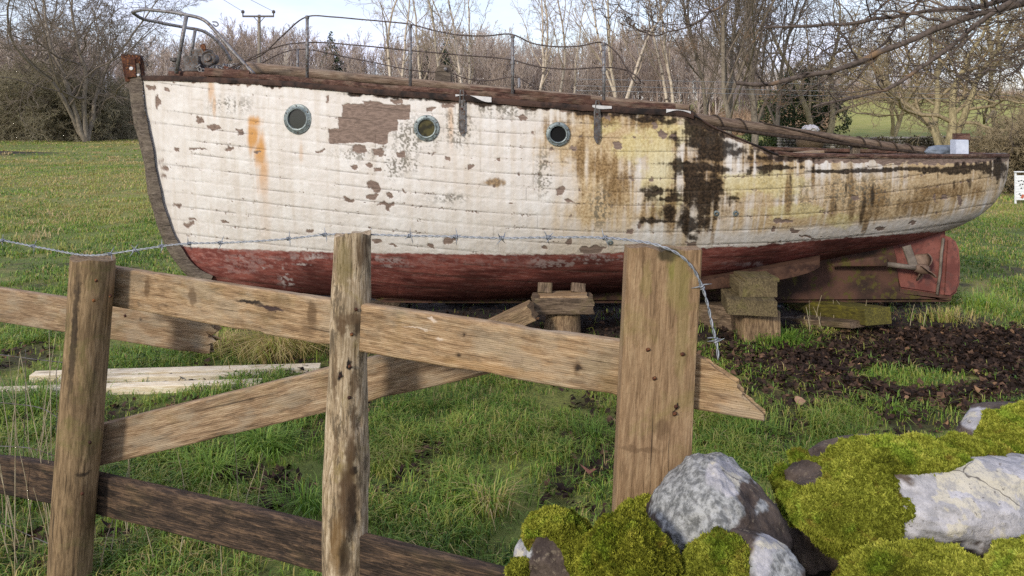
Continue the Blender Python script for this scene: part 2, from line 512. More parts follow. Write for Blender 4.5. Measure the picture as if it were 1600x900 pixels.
def ell(u, v, lst, W):
    """largest of a set of soft spots: positive inside; W = warp added to the edge"""
    r = np.full(u.shape, -9.)
    for (cu, cv, ru, rv) in lst:
        d = np.sqrt(((u - cu) / ru) ** 2 + ((v - cv) / rv) ** 2)
        r = np.maximum(r, (1 - d) + W)
    return r


def rect(u, v, lst, W):
    r = np.full(u.shape, -9.)
    for (u0, u1, v0, v1) in lst:
        d = np.minimum.reduce([u - u0, u1 - u, v - v0, v1 - v]) / 4.
        r = np.maximum(r, d + W)
    return r


def build_hull(boat):
    NU, NV = 1150, 300
    U = 222.2 + (1576.8 - 222.2) * np.linspace(0, 1, NU)
    T = np.linspace(0, 1, NV)
    u = np.repeat(U[:, None], NV, 1); v = top(u) + (bot(u) - top(u)) * T[None, :]
    P = hull_pt(u, v)
    Q = np.stack([P[..., 0], P[..., 2], np.zeros_like(u)], -1)          # metres along, metres up
    n1 = fbm(Q * 9, 4, 1); n2 = fbm(Q * 30, 3, 2); n3 = fbm(Q * 90, 2, 3); n4 = fbm(Q * 3, 3, 4)
    vert = fbm(Q * np.array([38, 2.2, 1]) + 5, 3, 6)                       # runs down the planking
    hor = fbm(Q * np.array([3.5, 40, 1]) + 9, 3, 7)
    # seams between strakes
    q = (v - sag(u)) / 21.0 + .012 * vnoise(Q * 1.6, 8)
    k = np.floor(q + .5); sd = np.abs(q - k) * 21.0                        # photo pixels from the nearest seam
    along = fbm(np.stack([Q[..., 0] * 3.2, k * 3.7, np.zeros_like(u)], -1), 3, 9)
    seam = np.clip(1 - sd / (1.05 + .5 * n2), 0, 1) * np.clip(sstep(-.35, .25, along + .25 * n3) + .35 * sstep(850, 1050, u), 0, 1)
    # butts in the planks
    kp = np.floor(q); rr = _hash(kp.astype(np.int64), kp.astype(np.int64) * 3 + 1, np.full(kp.shape, 7, np.int64), 3)
    for off in (0, 1, 2, 3, 4):
        cu = 330 + rr * 300 + off * 290 + (kp % 3) * 60
        seam = np.maximum(seam, np.clip(1 - np.abs(u - cu) / 1.1, 0, 1) * .55 * (cu > 560) * sstep(-.4, .2, n1))
    # paint gone to bare wood
    W = .55 * n1 + .35 * n2
    spots = [(236, 137, 11, 5), (249, 158, 6, 9), (247, 168, 4, 4), (262, 141, 4, 3), (310, 186, 9, 6), (333, 198, 13, 5), (374, 205, 10, 5), (359, 233, 7, 4),
             (585, 292, 11, 10), (582, 307, 11, 6), (607, 305, 9, 4), (555, 261, 9, 4), (577, 258, 6, 4), (588, 267, 6, 4), (562, 233, 14, 6),
             (592, 238, 14, 6), (628, 241, 9, 5), (545, 312, 15, 4), (603, 320, 20, 4), (605, 326, 5, 6), (704, 375, 16, 6), (588, 376, 13, 5), (484, 361, 8, 4),
             (615, 383, 7, 3), (674, 384, 6, 3), (815, 185, 11, 5), (877, 299, 11, 8), (889, 315, 7, 4), (948, 184, 9, 5), (1022, 195, 7, 5), (1034, 210, 11, 7), (1052, 215, 8, 6),
             (966, 228, 9, 6), (896, 231, 7, 4), (862, 233, 4, 4), (889, 378, 8, 4), (926, 390, 30, 7), (850, 388, 8, 3), (1079, 381, 9, 6), (1000, 353, 4, 5),
             (985, 360, 6, 3), (950, 370, 5, 3), (1476, 308, 6, 6), (1461, 310, 4, 6), (1498, 313, 5, 8), (1502, 318, 4, 7), (1460, 335, 5, 3), (1225, 346, 25, 3), (1262, 370, 14, 3),
             (1376, 357, 14, 3), (1425, 349, 10, 3), (1240, 361, 10, 3), (1335, 310, 8, 4), (620, 158, 16, 4), (580, 160, 18, 4), (675, 170, 12, 4), (700, 165, 14, 5), (510, 155, 4, 4),
             (405, 237, 12, 2), (500, 235, 14, 2), (630, 298, 4, 3), (778, 250, 4, 4), (735, 259, 6, 4), (700, 248, 5, 3), (300, 342, 10, 4), (350, 347, 9, 3), (275, 233, 8, 3), (260, 263, 10, 3), (275, 321, 10, 3),
             (295, 350, 12, 4), (310, 233, 18, 2), (250, 250, 6, 3), (255, 275, 8, 3)]
    rg = np.random.default_rng(6); bare = np.full(u.shape, -9.)
    wu = u + 5 * fbm(Q * 16 + 3, 2, 61) + 2.2 * fbm(Q * 48 + 7, 2, 62); wv = v + 4 * fbm(Q * 16 + 13, 2, 63) + 2.2 * fbm(Q * 48 + 17, 2, 64)
    for (cu, cv, ru, rv) in spots:
        a = rg.uniform(-.35, .35); x = (wu - cu) / (ru * .76); y = (wv - cv) / (rv * .8); x, y = x + a * y, y - a * x * rv / ru
        d = .65 * np.maximum(np.abs(x), np.abs(y)) + .35 * np.abs(x + rg.uniform(-.5, .5) * y) + .12 * np.abs(x - y)
        bare = np.maximum(bare, (1 - d) * 1.4 + .25 * n2)
    bare = np.maximum(bare, rect(u, v, [(535, 641, 164, 187), (530, 622, 184, 205), (514, 606, 202, 223)], W * 1.3 + .25))
    bare = np.maximum(bare, -9 + 10 * ((u > 590) & (u < 598) & (v > 184) & (v < 196)) * 0)
    # flakes lifting along the seams and the sheer, more of them aft
    age = .30 * sstep(500, 1000, u) + .12
    bare = np.maximum(bare, (n1 * .9 + n2 * .8 - .98 + age * .5) * 2.2 * (sd < 3 + 3 * n2) - .02)
    bare = np.maximum(bare, ((1 - (v - top(u)) / 12.) * .75 + W * .9 - .3 + .30 * sstep(520, 720, u) - .2) * (u > 300))
    bare = np.maximum(bare, (n2 * .8 + n3 * .9 + .35 * along - .80 + age * .35) * 2 * (sd < 2.2 + 1.5 * n3))
    bare_m = sstep(.0, .10, bare); rim = sstep(-.45, -.08, bare) * (1 - bare_m) * (.5 + .5 * n2)
    # rot, lichen, stains
    rot = ell(u, v, [(1087, 197, 30, 30), (1105, 215, 48, 26), (1150, 238, 80, 22), (1120, 228, 62, 26), (1090, 262, 50, 13), (1130, 265, 90, 8), (1210, 262, 70, 5), (1098, 285, 30, 30), (1112, 308, 30, 34), (1085, 300, 22, 60),
                     (1095, 330, 32, 30), (1074, 345, 20, 34), (1060, 262, 10, 60), (1030, 345, 36, 6), (560, 146, 34, 4), (620, 150, 40, 5), (690, 156, 44, 6), (770, 162, 40, 6), (850, 168, 44, 6), (920, 176, 40, 6), (985, 180, 40, 7), (1035, 184, 30, 8), (440, 134, 30, 3), (350, 129, 20, 3), (1040, 312, 30, 5), (1290, 268, 60, 4), (1360, 267, 60, 4), (1530, 262, 40, 8), (1078, 371, 14, 9), (1045, 335, 20, 18), (1250, 246, 50, 9), (1555, 270, 26, 14), (1480, 266, 70, 6), (1420, 264, 40, 4), (1562, 262, 18, 16), (1025, 300, 26, 8), (1010, 186, 30, 6), (1050, 190, 26, 10)],
              .70 * n1 + .50 * n2 + .30 * hor + .40 * vert + .18 * n3)
    rot_m = sstep(-.04, .45, rot - .12 * (n3 > .22) - .08 * n2)
    tan = np.clip(.80 * sstep(800, 980, u) * (.70 + .7 * n4 + .55 * vert) + .5 * sstep(620, 900, u) * (.35 + n4 + .6 * vert), 0, 1)
    tan = np.maximum(tan, sstep(-.25, .9, ell(u, v, [(955, 262, 62, 62), (930, 215, 40, 50), (930, 330, 60, 40), (1150, 300, 80, 45), (1290, 290, 90, 55), (1440, 300, 120, 55), (1010, 340, 50, 30), (1200, 290, 130, 34), (1350, 295, 140, 50), (1500, 295, 90, 50), (890, 230, 60, 60)], .6 * n4 + .45 * vert + .25 * n2)) * .95)
    tan = np.clip(tan + .30 * sstep(1090, 1150, u) * (.6 + .8 * vert + .5 * n4), 0, 1)
    tan = tan * (1 - .85 * sstep(-30, -14, v - wl(u) + 7 * n1) * sstep(1060, 1100, u)) * (1 - .6 * sstep(-60, -20, v - wl(u) + 14 * n1) * sstep(1060, 1000, u)) * sstep(600, 760, u + 40 * n4)
    brown = 1.1 * sstep(-.12, .75, ell(u, v, [(948, 262, 46, 26), (905, 250, 12, 45), (962, 285, 26, 50), (880, 200, 30, 30), (930, 180, 70, 14), (1005, 190, 60, 14), (1430, 318, 50, 22), (1465, 300, 70, 16), (770, 285, 20, 6), (1370, 315, 30, 30), (1330, 300, 8, 45), (1300, 320, 8, 40), (1230, 300, 8, 45), (1270, 280, 7, 35), (1350, 330, 8, 45), (1098, 275, 55, 95), (1180, 250, 70, 20), (1040, 330, 40, 40)],
                         .7 * vert + .5 * n1 + .2 * n3))
    yel = sstep(.0, .5, ell(u, v, [(1035, 255, 38, 80), (1040, 205, 60, 34), (1040, 320, 30, 34), (985, 230, 40, 30), (1150, 285, 50, 24), (1230, 330, 60, 14), (1215, 285, 60, 30), (1310, 345, 40, 14), (950, 195, 30, 20)], .5 * n1 + .3 * n2))
    rust = sstep(.0, .75, ell(u, v, [(398, 190, 14, 14), (397, 212, 13, 34), (405, 240, 12, 45), (410, 285, 16, 50), (414, 340, 14, 60)], .35 * vert + .2 * n1)) * (1 - .88 * sstep(226, 335, v))
    rust = np.maximum(rust, .55 * sstep(.0, .8, ell(u, v, [(331, 140, 7, 28), (335, 165, 5, 30), (705, 190, 6, 60), (470, 240, 5, 28)], .4 * vert)) * (1 - .3 * sstep(150, 240, v)))
    mil = np.maximum.reduce([ell(u, v, [(850, 278, 20, 60)], .3 * n1), ell(u, v, [(938, 325, 26, 48)], .3 * n1), ell(u, v, [(640, 215, 60, 55), (625, 255, 50, 22), (720, 200, 40, 45), (790, 170, 90, 22), (610, 270, 30, 22)], .3 * n1) * .9,
                             ell(u, v, [(360, 165, 60, 22), (1330, 300, 200, 50), (560, 240, 60, 20), (700, 310, 60, 14)], .2 * n1) * .7])
    mil = sstep(.0, .7, mil) * sstep(.0, .22, n3 * .75 + vert * .55 + n2 * .35)
    blk = sstep(.35, .9, ell(u, v, [(1305, 322, 5, 24), (1350, 320, 6, 28), (1363, 305, 5, 28), (1345, 342, 5, 18), (1322, 300, 4, 25), (1515, 285, 6, 18), (1490, 290, 4, 16), (1465, 275, 3, 14), (1105, 350, 10, 14), (1235, 280, 4, 20)], .5 * n1 + .3 * vert)) * .8
    red = sstep(-1.2, 1.2, v - wl(u) + 2.2 * n2 + 3 * n1 * sstep(900, 1100, u) * 0.6)
    # antifouling worn through to pale primer under the waterline
    below = v - wl(u)
    worn = red * sstep(.02, .30, ell(u, v, [(390, 404, 50, 16), (380, 418, 36, 10), (470, 402, 40, 9), (620, 407, 90, 8), (780, 409, 110, 8), (930, 402, 60, 6), (445, 440, 12, 10), (1190, 415, 50, 3), (1150, 412, 40, 3), (560, 402, 60, 6)], .9 * hor + .6 * n2 + .3 * n1)) * sstep(-.1, .35, n3 + n2 + .3) * (.25 + .75 * sstep(-.10, .18, n4 + .5 * n1) ) * (1 - .45 * sstep(480, 640, u))
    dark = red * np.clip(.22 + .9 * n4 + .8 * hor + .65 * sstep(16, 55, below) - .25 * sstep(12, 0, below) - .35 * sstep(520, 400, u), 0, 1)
    grey = sstep(1380, 1540, u) * sstep(-30, 0, v - wl(u) + 10 * n1)
    # relief: strakes, open seams, the thickness of the paint
    h = .0032 * rim * (1 - red) - .0022 * seam - .0022 * bare_m - .003 * rot_m * (.5 + n2) + .0018 * n4 + .0010 * n2
    kk = kp.astype(np.int64)
    h = h + (_hash(kk, kk * 0, kk * 0, 5) - .5) * .0012
    eps = 1
    du = np.gradient(P, axis=0); dv = np.gradient(P, axis=1)
    N = np.cross(du, dv); N /= np.linalg.norm(N, axis=2, keepdims=True) + 1e-9
    N = np.where(N[..., 1:2] > 0, -N, N)
    P = P + N * (h * sstep(0, 6, np.minimum(u - 222, 1577 - u)))[..., None]
    idx = np.arange(NU * NV).reshape(NU, NV)
    quads = np.stack([idx[:-1, :-1], idx[:-1, 1:], idx[1:, 1:], idx[1:, :-1]], -1).reshape(-1, 4)
    # the far side, mirrored about the centre line, coarser
    su, sv = 8, 6
    iu = np.unique(np.append(np.arange(0, NU, su), NU - 1)); iv = np.unique(np.append(np.arange(0, NV, sv), NV - 1))
    P2 = P[np.ix_(iu, iv)].copy(); P2[..., 1] = 2 * YC - P2[..., 1]
    idx2 = NU * NV + np.arange(len(iu) * len(iv)).reshape(len(iu), len(iv))
    quads2 = np.stack([idx2[:-1, :-1], idx2[1:, :-1], idx2[1:, 1:], idx2[:-1, 1:]], -1).reshape(-1, 4)
    V = np.concatenate([P.reshape(-1, 3), P2.reshape(-1, 3)])
    A = {}
    for nme, a in dict(seam=seam, bare=bare_m, rot=np.maximum(rot_m, blk), tan=tan, brown=brown, lichen=yel, rust=rust, mildew=mil, red=red, worn=worn, dark=dark, grey=grey).items():
        A[nme] = np.concatenate([a.ravel(), a[np.ix_(iu, iv)].ravel()])
    w = NT('hull_paint'); c = w.obj()
    fine = w.noise(c, 55, 6, .7); mid = w.noise(c, 7, 5, .6)
    col = w.mix(w.sm(mid, .35, .7), (.62, .575, .525), (.69, .66, .62))
    col = w.mix(w.math('MULTIPLY', w.sm(w.noise(w.mapv(c, (9, 1, .5)), 2.2, 5), .42, .68), .5), col, (.54, .475, .40))
    tan_c = w.mix(w.sm(fine, .35, .65), (.34, .225, .105), (.55, .42, .245))
    col = w.mix(w.attr('grey'), col, (.30, .26, .22))
    col = w.mix(w.math('MULTIPLY', w.attr('tan'), .95), col, tan_c)
    col = w.mix(w.math('MULTIPLY', w.attr('lichen'), .62), col, w.mix(w.sm(fine, .35, .65), (.50, .415, .17), (.65, .575, .30)))
    col = w.mix(w.math('MULTIPLY', w.attr('brown'), .8), col, w.mix(w.sm(fine, .4, .6), (.13, .075, .03), (.30, .19, .085)))
    col = w.mix(w.math('MULTIPLY', w.attr('rust'), .9), col, (.52, .25, .055))
    col = w.mix(w.math('MULTIPLY', w.attr('mildew'), .8), col, (.13, .115, .085))
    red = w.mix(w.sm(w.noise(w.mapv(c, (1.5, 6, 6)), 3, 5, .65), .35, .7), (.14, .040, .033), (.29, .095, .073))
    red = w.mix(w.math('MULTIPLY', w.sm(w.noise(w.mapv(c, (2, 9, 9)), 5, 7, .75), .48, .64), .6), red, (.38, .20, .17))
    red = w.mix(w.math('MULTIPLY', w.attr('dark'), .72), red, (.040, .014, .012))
    red = w.mix(w.math('MULTIPLY', w.attr('worn'), .8), red, (.46, .40, .38))
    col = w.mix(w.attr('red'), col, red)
    barec = w.mix(w.sm(w.noise(w.mapv(c, (3, 30, 30)), 3, 5, .6), .35, .65), (.15, .108, .086), (.255, .185, .148))
    nored = w.math('SUBTRACT', 1., w.math('MULTIPLY', w.attr('red'), .8))
    col = w.mix(w.math('MULTIPLY', w.attr('bare'), nored), col, barec)
    col = w.mix(w.math('MULTIPLY', w.attr('rot'), .94), col, w.mix(w.sm(fine, .40, .68), (.008, .006, .005), (.050, .031, .019)))
    col = w.mix(w.math('MULTIPLY', w.attr('seam'), .72), col, (.05, .038, .028))
    w.bump(w.math('ADD', fine, w.math('MULTIPLY', mid, .5)), .25, .004)
    w.b.inputs['Specular IOR Level'].default_value = .12
    mat = w.fin(col, .75)
    return world_obj('hull', V, np.concatenate([quads, quads2]), None, None, mat, boat, True, A)


def sheer(u, inn=0., dz=0.):
    b = bsf(u); P = PX(u, top(u), YC - b)
    P[..., 1] += inn; P[..., 2] += dz
    return P


def strip(name, u0, u1, dz0, dz1, out, inn, mat, parent, n=160, mirror=True, wob=.004, seed=0):
    U = np.linspace(u0, u1, n); t = np.linspace(0, 1, n)
    w = fbm(np.stack([U * .03, U * 0, U * 0], 1), 3, seed) * wob; w2 = fbm(np.stack([U * .11, U * 0 + 5, U * 0], 1), 3, seed + 1) * wob
    a = sheer(U, -out + w, dz0 + w2); b = sheer(U, -out + w2, dz1 + w); c = sheer(U, inn, dz1 + w); d = sheer(U, inn, dz0)
    mid = sheer(U, -out - .006 + w, (dz0 + dz1) / 2)
    for q in (a, b, c, d, mid): q[:, 1] = np.minimum(q[:, 1], YC - .004)
    V = np.stack([a, mid, b, c, d], 1); idx = np.arange(n * 5).reshape(n, 5)
    A = idx[:-1]; B = np.roll(A, -1, 1); D = idx[1:]; C = np.roll(D, -1, 1)
    Q = np.stack([A, B, C, D], -1).reshape(-1, 4); ng = [list(idx[0]), list(idx[-1][::-1])]
    VV = V.reshape(-1, 3)
    if mirror:
        V2 = VV.copy(); V2[:, 1] = 2 * YC - V2[:, 1]
        o = world_obj(name, V2, Q[:, ::-1], None, [g[::-1] for g in ng], mat, parent, True)
        try: o.data.set_sharp_from_angle(angle=math.radians(35))
        except Exception: pass
    o = world_obj(name, VV, Q, None, ng, mat, parent, True)
    try: o.data.set_sharp_from_angle(angle=math.radians(35))
    except Exception: pass
    return o


def pxo(lst, Y):
    return [(float(p[0]), float(p[2])) for p in (PX(u, v, Y) for u, v in lst)]


def build_boat():
    boat = empty('sailing_boat', (0, YC, .13), 'old wooden yacht with peeling white and red paint propped on timber blocks', 'boat')
    build_hull(boat)
    # deck and cockpit
    U = np.linspace(224, 1575, 220); S = sheer(U)
    zt = float(sheer(np.array([1215.]))[0, 2])
    zz = np.where(U < 1083, S[:, 2] - .004, np.minimum(S[:, 2], zt) - .055)
    rows = []
    for k in np.linspace(-1, 1, 7):
        p = S.copy(); p[:, 1] = YC + k * (bsf(U) - .006); p[:, 2] = zz + .03 * (1 - k * k) * (U < 1083) * np.minimum(bsf(U) / .5, 1)
        rows.append(p)
    V = np.stack(rows, 1); idx = np.arange(220 * 7).reshape(220, 7)
    Q = np.stack([idx[:-1, :-1], idx[1:, :-1], idx[1:, 1:], idx[:-1, 1:]], -1).reshape(-1, 4)
    world_obj('deck', V, Q, None, None, M_deck, boat, False)
    strip('rubbing_strake', 224, 1083, -.020, .024, .014, .03, M_black, boat, 300, True, .004, 3)
    strip('toe_rail', 262, 1056, .024, .066, -.012, .07, M_mahog, boat, 260, True, .006, 8)
    strip('coaming_cap', 1084, 1216, -.004, .012, .008, .05, M_black, boat, 60, True, .004, 9)
    strip('capping_rail', 1216, 1576, .002, .030, .014, .09, M_mahog, boat, 140, True, .004, 12)
    sweep('deck_plank', prof_rect(.10, .03, .006), sheer(np.array(735.), .10, .085), sheer(np.array(925.), .10, .083), (0, 0, 1), M_mahog, boat, 24, .003, seed=4)
    # pale scraps of canvas edging
    for (a, b) in ((712, 768), (925, 955), (1040, 1078)):
        P = np.array([sheer(np.array(float(u)), -.024, dz) for u in np.linspace(a, b, 12) for dz in (.026, .008 + .022 * math.sin(u * .09 + a) * math.sin(u * .023))]).reshape(12, 2, 3)
        P2 = P.copy(); P2[..., 1] -= .004
        VV = np.concatenate([P.reshape(-1, 3), P2.reshape(-1, 3)])
        q = [(2 * i, 2 * i + 1, 2 * i + 3, 2 * i + 2) for i in range(11)] + [(24 + 2 * i, 24 + 2 * i + 2, 24 + 2 * i + 3, 24 + 2 * i + 1) for i in range(11)]
        world_obj('canvas_edging', VV, q, None, None, M_lead, boat)
    # stem
    st = spl([(207, 100), (211, 128), (216, 175), (229, 232), (247, 325), (272, 388), (307, 430), (328, 441)], 40)
    # width of the timber seen from the side, thickness across the boat
    tang = np.gradient(st, axis=0); nrm = np.stack([-tang[:, 1], tang[:, 0]], 1); nrm /= np.linalg.norm(nrm, axis=1)[:, None]
    hw = np.interp(np.linspace(0, 1, 40), [0, .5, 1], [10.5, 8.8, 11]) + fbm(np.stack([np.arange(40) * .3, np.zeros(40), np.zeros(40)], 1), 3, 2) * 2.
    A = st + nrm * hw[:, None]; B = st - nrm * hw[:, None]
    ring = []
    for w_, dy in ((1, -.018), (.45, -.045), (-.6, -.055), (-1, -.05), (-1, .05), (-.6, .055), (.45, .045), (1, .018)):
        c = (A + B) / 2 + (A - B) / 2 * w_
        jig = fbm(np.stack([np.arange(40) * .5, np.full(40, w_ * 3), np.full(40, dy * 50)], 1), 2, 5) * .006
        ring.append(PX(c[:, 0], c[:, 1], YC + dy + jig))
    V = np.stack(ring, 1); m = 8; idx = np.arange(40 * m).reshape(40, m)
    a = idx[:-1]; b = np.roll(a, -1, 1); d = idx[1:]; c = np.roll(d, -1, 1)
    o = world_obj('stem_post', V, np.stack([a, b, c, d], -1).reshape(-1, 4), None, [list(idx[0][::-1]), list(idx[-1])], M_stem, boat, True)
    o.data.set_sharp_from_angle(angle=math.radians(40))
    # iron band on the stemhead with its roller and shackle
    o = slab('stem_fitting', pxo([(192, 85), (221, 87), (223, 103), (224, 126), (199, 128), (195, 108)], YC), YC - .066, YC + .066, M_rust, boat)
    for (cu, cv, r) in ((205, 107, .017), (216, 117, .012)):
        lathe('bolt', [(0, -.012), (r, -.010), (r * .9, .004), (0, .006)][::-1], PX(cu, cv, YC - .07), (0, -1, 0), M_lead, o, 12)
    tube_obj('shackle', [(np.array([PX(*p, YC - .02) for p in spl([(197, 87), (200, 83), (205, 85), (208, 88)], 8)]), .008), (np.array([PX(*p, YC) for p in spl([(206, 86), (217, 85), (222, 90), (231, 103)], 10)]), .009)], M_iron, o)
    # keel, rudder, stern gear
    z = lambda u, v: (float(PX(u, v, YC)[0]), float(PX(u, v, YC)[2]))
    slab('keel', [z(*p) for p in ((560, 455), (800, 440), (1000, 425), (1150, 400), (1300, 380), (1392, 368), (1400, 400), (1405, 450), (1470, 459), (1484, 462), (1480, 470), (1300, 471), (1000, 472), (700, 472), (600, 471))], YC - .07, YC + .07, M_keel, boat)
    slab('skeg', [z(*p) for p in ((1385, 372), (1432, 356), (1472, 350), (1475, 366), (1466, 460), (1400, 450), (1392, 420))], YC - .045, YC + .045, M_rudder, boat)
    rud = slab('rudder', [z(*p) for p in ((1471, 366), (1482, 370), (1490, 376), (1495, 388), (1497, 410), (1496, 440), (1491, 456), (1480, 464), (1465, 463), (1467, 430))], YC - .058, YC + .058, M_rudder, boat)
    tube_obj('rudder_stock', [(np.array([PX(*p, YC - .055) for p in ((1474, 372), (1471, 395), (1469, 425), (1464, 460))]), .012)], M_strut, rud)
    # fairing, shaft, bracket, propeller
    sweep('shaft_log', prof_rect(.09, .10, .02), PX(1300, 414, YC - .16), PX(1382, 406, YC - .16), (0, 0, 1), M_keel, boat, 16, .004, taper=([0, 1], [.25, 1]))
    tube_obj('propeller_shaft', [(np.array([PX(*p, YC - .16) for p in ((1380, 412), (1410, 416), (1440, 420))]), .022)], M_strut, boat)
    sweep('shaft_bracket', prof_rect(.03, .075, .01), PX(1416, 384, YC - .13), PX(1428, 418, YC - .16), (1, 0, 0), M_strut, boat, 10, .002)
    prop = lathe('propeller', [(.0, -.06), (.03, -.055), (.042, -.02), (.042, .04), (.02, .065), (0, .07)], PX(1440, 420, YC - .16), (1, 0, -.1), M_bronze, boat, 18)
    for k, (du, dv, ln) in enumerate(((-.0, -.0, .125), (0, 0, .125), (0, 0, .125))):
        th = math.radians(70 + 120 * k)
        c0 = np.array(PX(1441, 420, YC - .16)); dirv = np.array([0.12, math.cos(th), math.sin(th)]); side = np.array([.75, -math.sin(th) * .66, math.cos(th) * .66])
        pts = []
        tt = np.linspace(.1, 1, 8); wd = .06 * np.sin(np.clip(tt, 0, 1) * 2.75) ** .7 + .012
        for i in range(8): 
            for s_ in (-1, -.4, .4, 1): pts.append(c0 + dirv * tt[i] * ln + side * wd[i] * s_ + np.array([.012 * (1 - s_ * s_), 0, 0]))
        front = np.array(pts); back = front + np.array([.014, 0, 0]); idx = np.arange(32).reshape(8, 4)
        q = np.stack([idx[:-1, :-1], idx[1:, :-1], idx[1:, 1:], idx[:-1, 1:]], -1).reshape(-1, 4)
        rim = list(idx[:, 0]) + list(idx[-1, 1:]) + list(idx[-2::-1, 3]) + list(idx[0, 2:0:-1])
        qs = [(rim[i], rim[(i + 1) % len(rim)], rim[(i + 1) % len(rim)] + 32, rim[i] + 32) for i in range(len(rim))]
        world_obj('blade', np.concatenate([front, back]), np.concatenate([q, q[:, ::-1] + 32, np.array(qs)]), None, None, M_bronze, prop)
    # bilge runner under the quarter
    U = np.linspace(1040, 1281, 26)
    topv = np.interp(U, [1040, 1100, 1180, 1281], [446, 438, 424, 406]); botv = np.interp(U, [1040, 1100, 1170, 1240, 1268, 1281], [456, 453, 446, 433, 425, 417])
    a = PX(U, topv, 6.08); b = PX(U, botv, 6.10); c = PX(U, botv, 6.42); d = PX(U, topv, 6.5)
    c[:, 2] = b[:, 2]; d[:, 2] = a[:, 2]
    V = np.stack([a, b, c, d], 1); idx = np.arange(26 * 4).reshape(26, 4); A = idx[:-1]; B = np.roll(A, -1, 1); D = idx[1:]; C = np.roll(D, -1, 1)
    world_obj('bilge_runner', V, np.stack([A, B, C, D], -1).reshape(-1, 4), None, [list(idx[0][::-1]), list(idx[-1])], simple('runner_wood', (.035, .016, .011), (.10, .052, .032), 7, .8, extra=(.10, .05, .03)), boat, False)
    # portholes
    for (cu, cv, r, kind) in ((466, 186, 23.5, 0), (667, 200, 20.5, 1), (872, 209.5, 19, 2)):
        c = hull_pt(cu, cv, .004); n = hull_n(cu, cv); n = n * .6 + np.array([0, -1, 0]) * .4; R = r * c[1] / F
        ph = lathe('porthole', [(R, -.03), (R, .008), (R * .97, .016), (R * .80, .020), (R * .74, .028), (R * .66, .026), (R * .63, .004), (R * .63, -.03)], c, n, M_rim, boat, 40)
        tag(ph, ('porthole with a pale greenish rim and grey glass', 'porthole with dark yellowed glass', 'porthole with no glass, open on the dark cabin')[kind])
        mat = (M_glass, M_glass2, M_hole)[kind]
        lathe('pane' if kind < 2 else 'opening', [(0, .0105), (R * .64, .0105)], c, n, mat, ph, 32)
        q = Vector((0, 0, 1)).rotation_difference(Vector(n)).to_matrix()
        for k in range(6):
            a = k * math.pi / 3 + .4; off = q @ Vector((math.cos(a) * R * .88, math.sin(a) * R * .88, .017))
            tube_obj('bolt', [(np.array([np.array(c) + np.array(off), np.array(c) + np.array(off) + n * .005]), .006)], M_iron, ph, 8)
    # chain plates
    for (cu, v0, v1) in ((722, 150, 212), (933, 157, 224)):
        pts = [hull_pt(cu, v, .018) for v in np.linspace(v0 + 6, v1, 9)]
        wd = [.024] * 7 + [.022, .005]
        V = []
        for p, w_ in zip(pts, wd):
            for sx, sy in ((-1, -.008), (1, -.008), (1, .014), (-1, .014)): V.append(p + np.array([sx * w_, sy, 0]))
        idx = np.arange(36).reshape(9, 4); A = idx[:-1]; B = np.roll(A, -1, 1); D = idx[1:]; C = np.roll(D, -1, 1)
        cp = world_obj('chainplate', V, np.stack([A, B, C, D], -1).reshape(-1, 4), None, [list(idx[0][::-1]), list(idx[-1])], M_iron, boat, False)
        s0 = sheer(np.array(float(cu)), -.022, 0)
        tube_obj('shackle', [(np.array([s0 + np.array([dx, 0, dz]) for dx, dz in ((-.012, -.06), (-.014, .02), (-.008, .06), (.008, .06), (.014, .02), (.012, -.06))]), .007)], M_iron, cp, 6)
        lathe('bolt', [(.008, -.004), (.008, .003), (0, .005)], pts[2] + np.array([0, -.009, 0]), (0, -1, 0), M_rust, cp, 8)
    for (cu, cv) in ((1119, 333), (1149, 333), (953, 378)):
        lathe('skin_fitting', [(.022, -.004), (.022, .008), (.012, .012), (.010, -.003), (0, -.003)], hull_pt(cu, cv), hull_n(cu, cv), M_rim, boat, 16)
    # pulpit
    pr = spl([(207, 19), (222, 15.5), (250, 17), (290, 23), (318, 31), (338, 50), (362, 78), (397, 116)], 50)
    pY = np.interp(np.linspace(0, 1, 50), [0, .1, .45, 1], [6.6, 6.48, 6.33, 6.16])
    fr = spl([(207, 19), (216, 26), (248, 35), (290, 43), (318, 49), (335, 60), (350, 77), (361, 95)], 50)
    fY = np.interp(np.linspace(0, 1, 50), [0, .1, .45, 1], [6.6, 6.72, 6.9, 7.08])
    pul = tube_obj('pulpit', [(PX(pr[:, 0], pr[:, 1], pY), .0145), (PX(fr[:, 0], fr[:, 1], fY), .0145)], M_galv, boat, 10)
    tube_obj('pulpit_leg', [(np.array([PX(291.5, 24, 6.33), PX(284, 65, 6.35), PX(275.5, 115, 6.38)]), .0165)], M_galv, pul, 10)
    tube_obj('pulpit_leg', [(np.array([PX(305, 47, 6.92), PX(302, 65, 6.91), PX(297, 96, 6.9)]), .0145)], M_galv, pul, 10)
    tube_obj('fairlead_eye', [(np.array([PX(*p, 6.28) for p in spl([(332, 34), (339, 35), (341, 39), (337, 41), (333, 38)], 14)]), .006)], M_galv, pul, 6)
    lathe('plinth', [(.05, 0), (.05, .03), (.02, .05), (.02, .09), (.045, .10), (.045, .125), (0, .13)], PX(274, 113, 6.75), (0, 0, 1), M_iron, boat, 16)
    # windlass on the foredeck
    z0 = PX(325, 118, 6.62)
    wl_ = box_part('windlass', PX(303, 100, 6.6), (.13, .14, .13), M_iron, boat)
    box_part('gearbox', PX(317, 96, 6.66), (.14, .12, .20), M_iron, wl_)
    lathe('drum', [(0, -.05), (.045, -.05), (.045, .03), (.062, .04), (.066, .055), (.058, .062), (.045, .052), (.034, .055), (.026, .07), (.012, .07), (0, .06)], PX(330.5, 92, 6.5), (-.1, -1, .05), M_iron, wl_, 28)
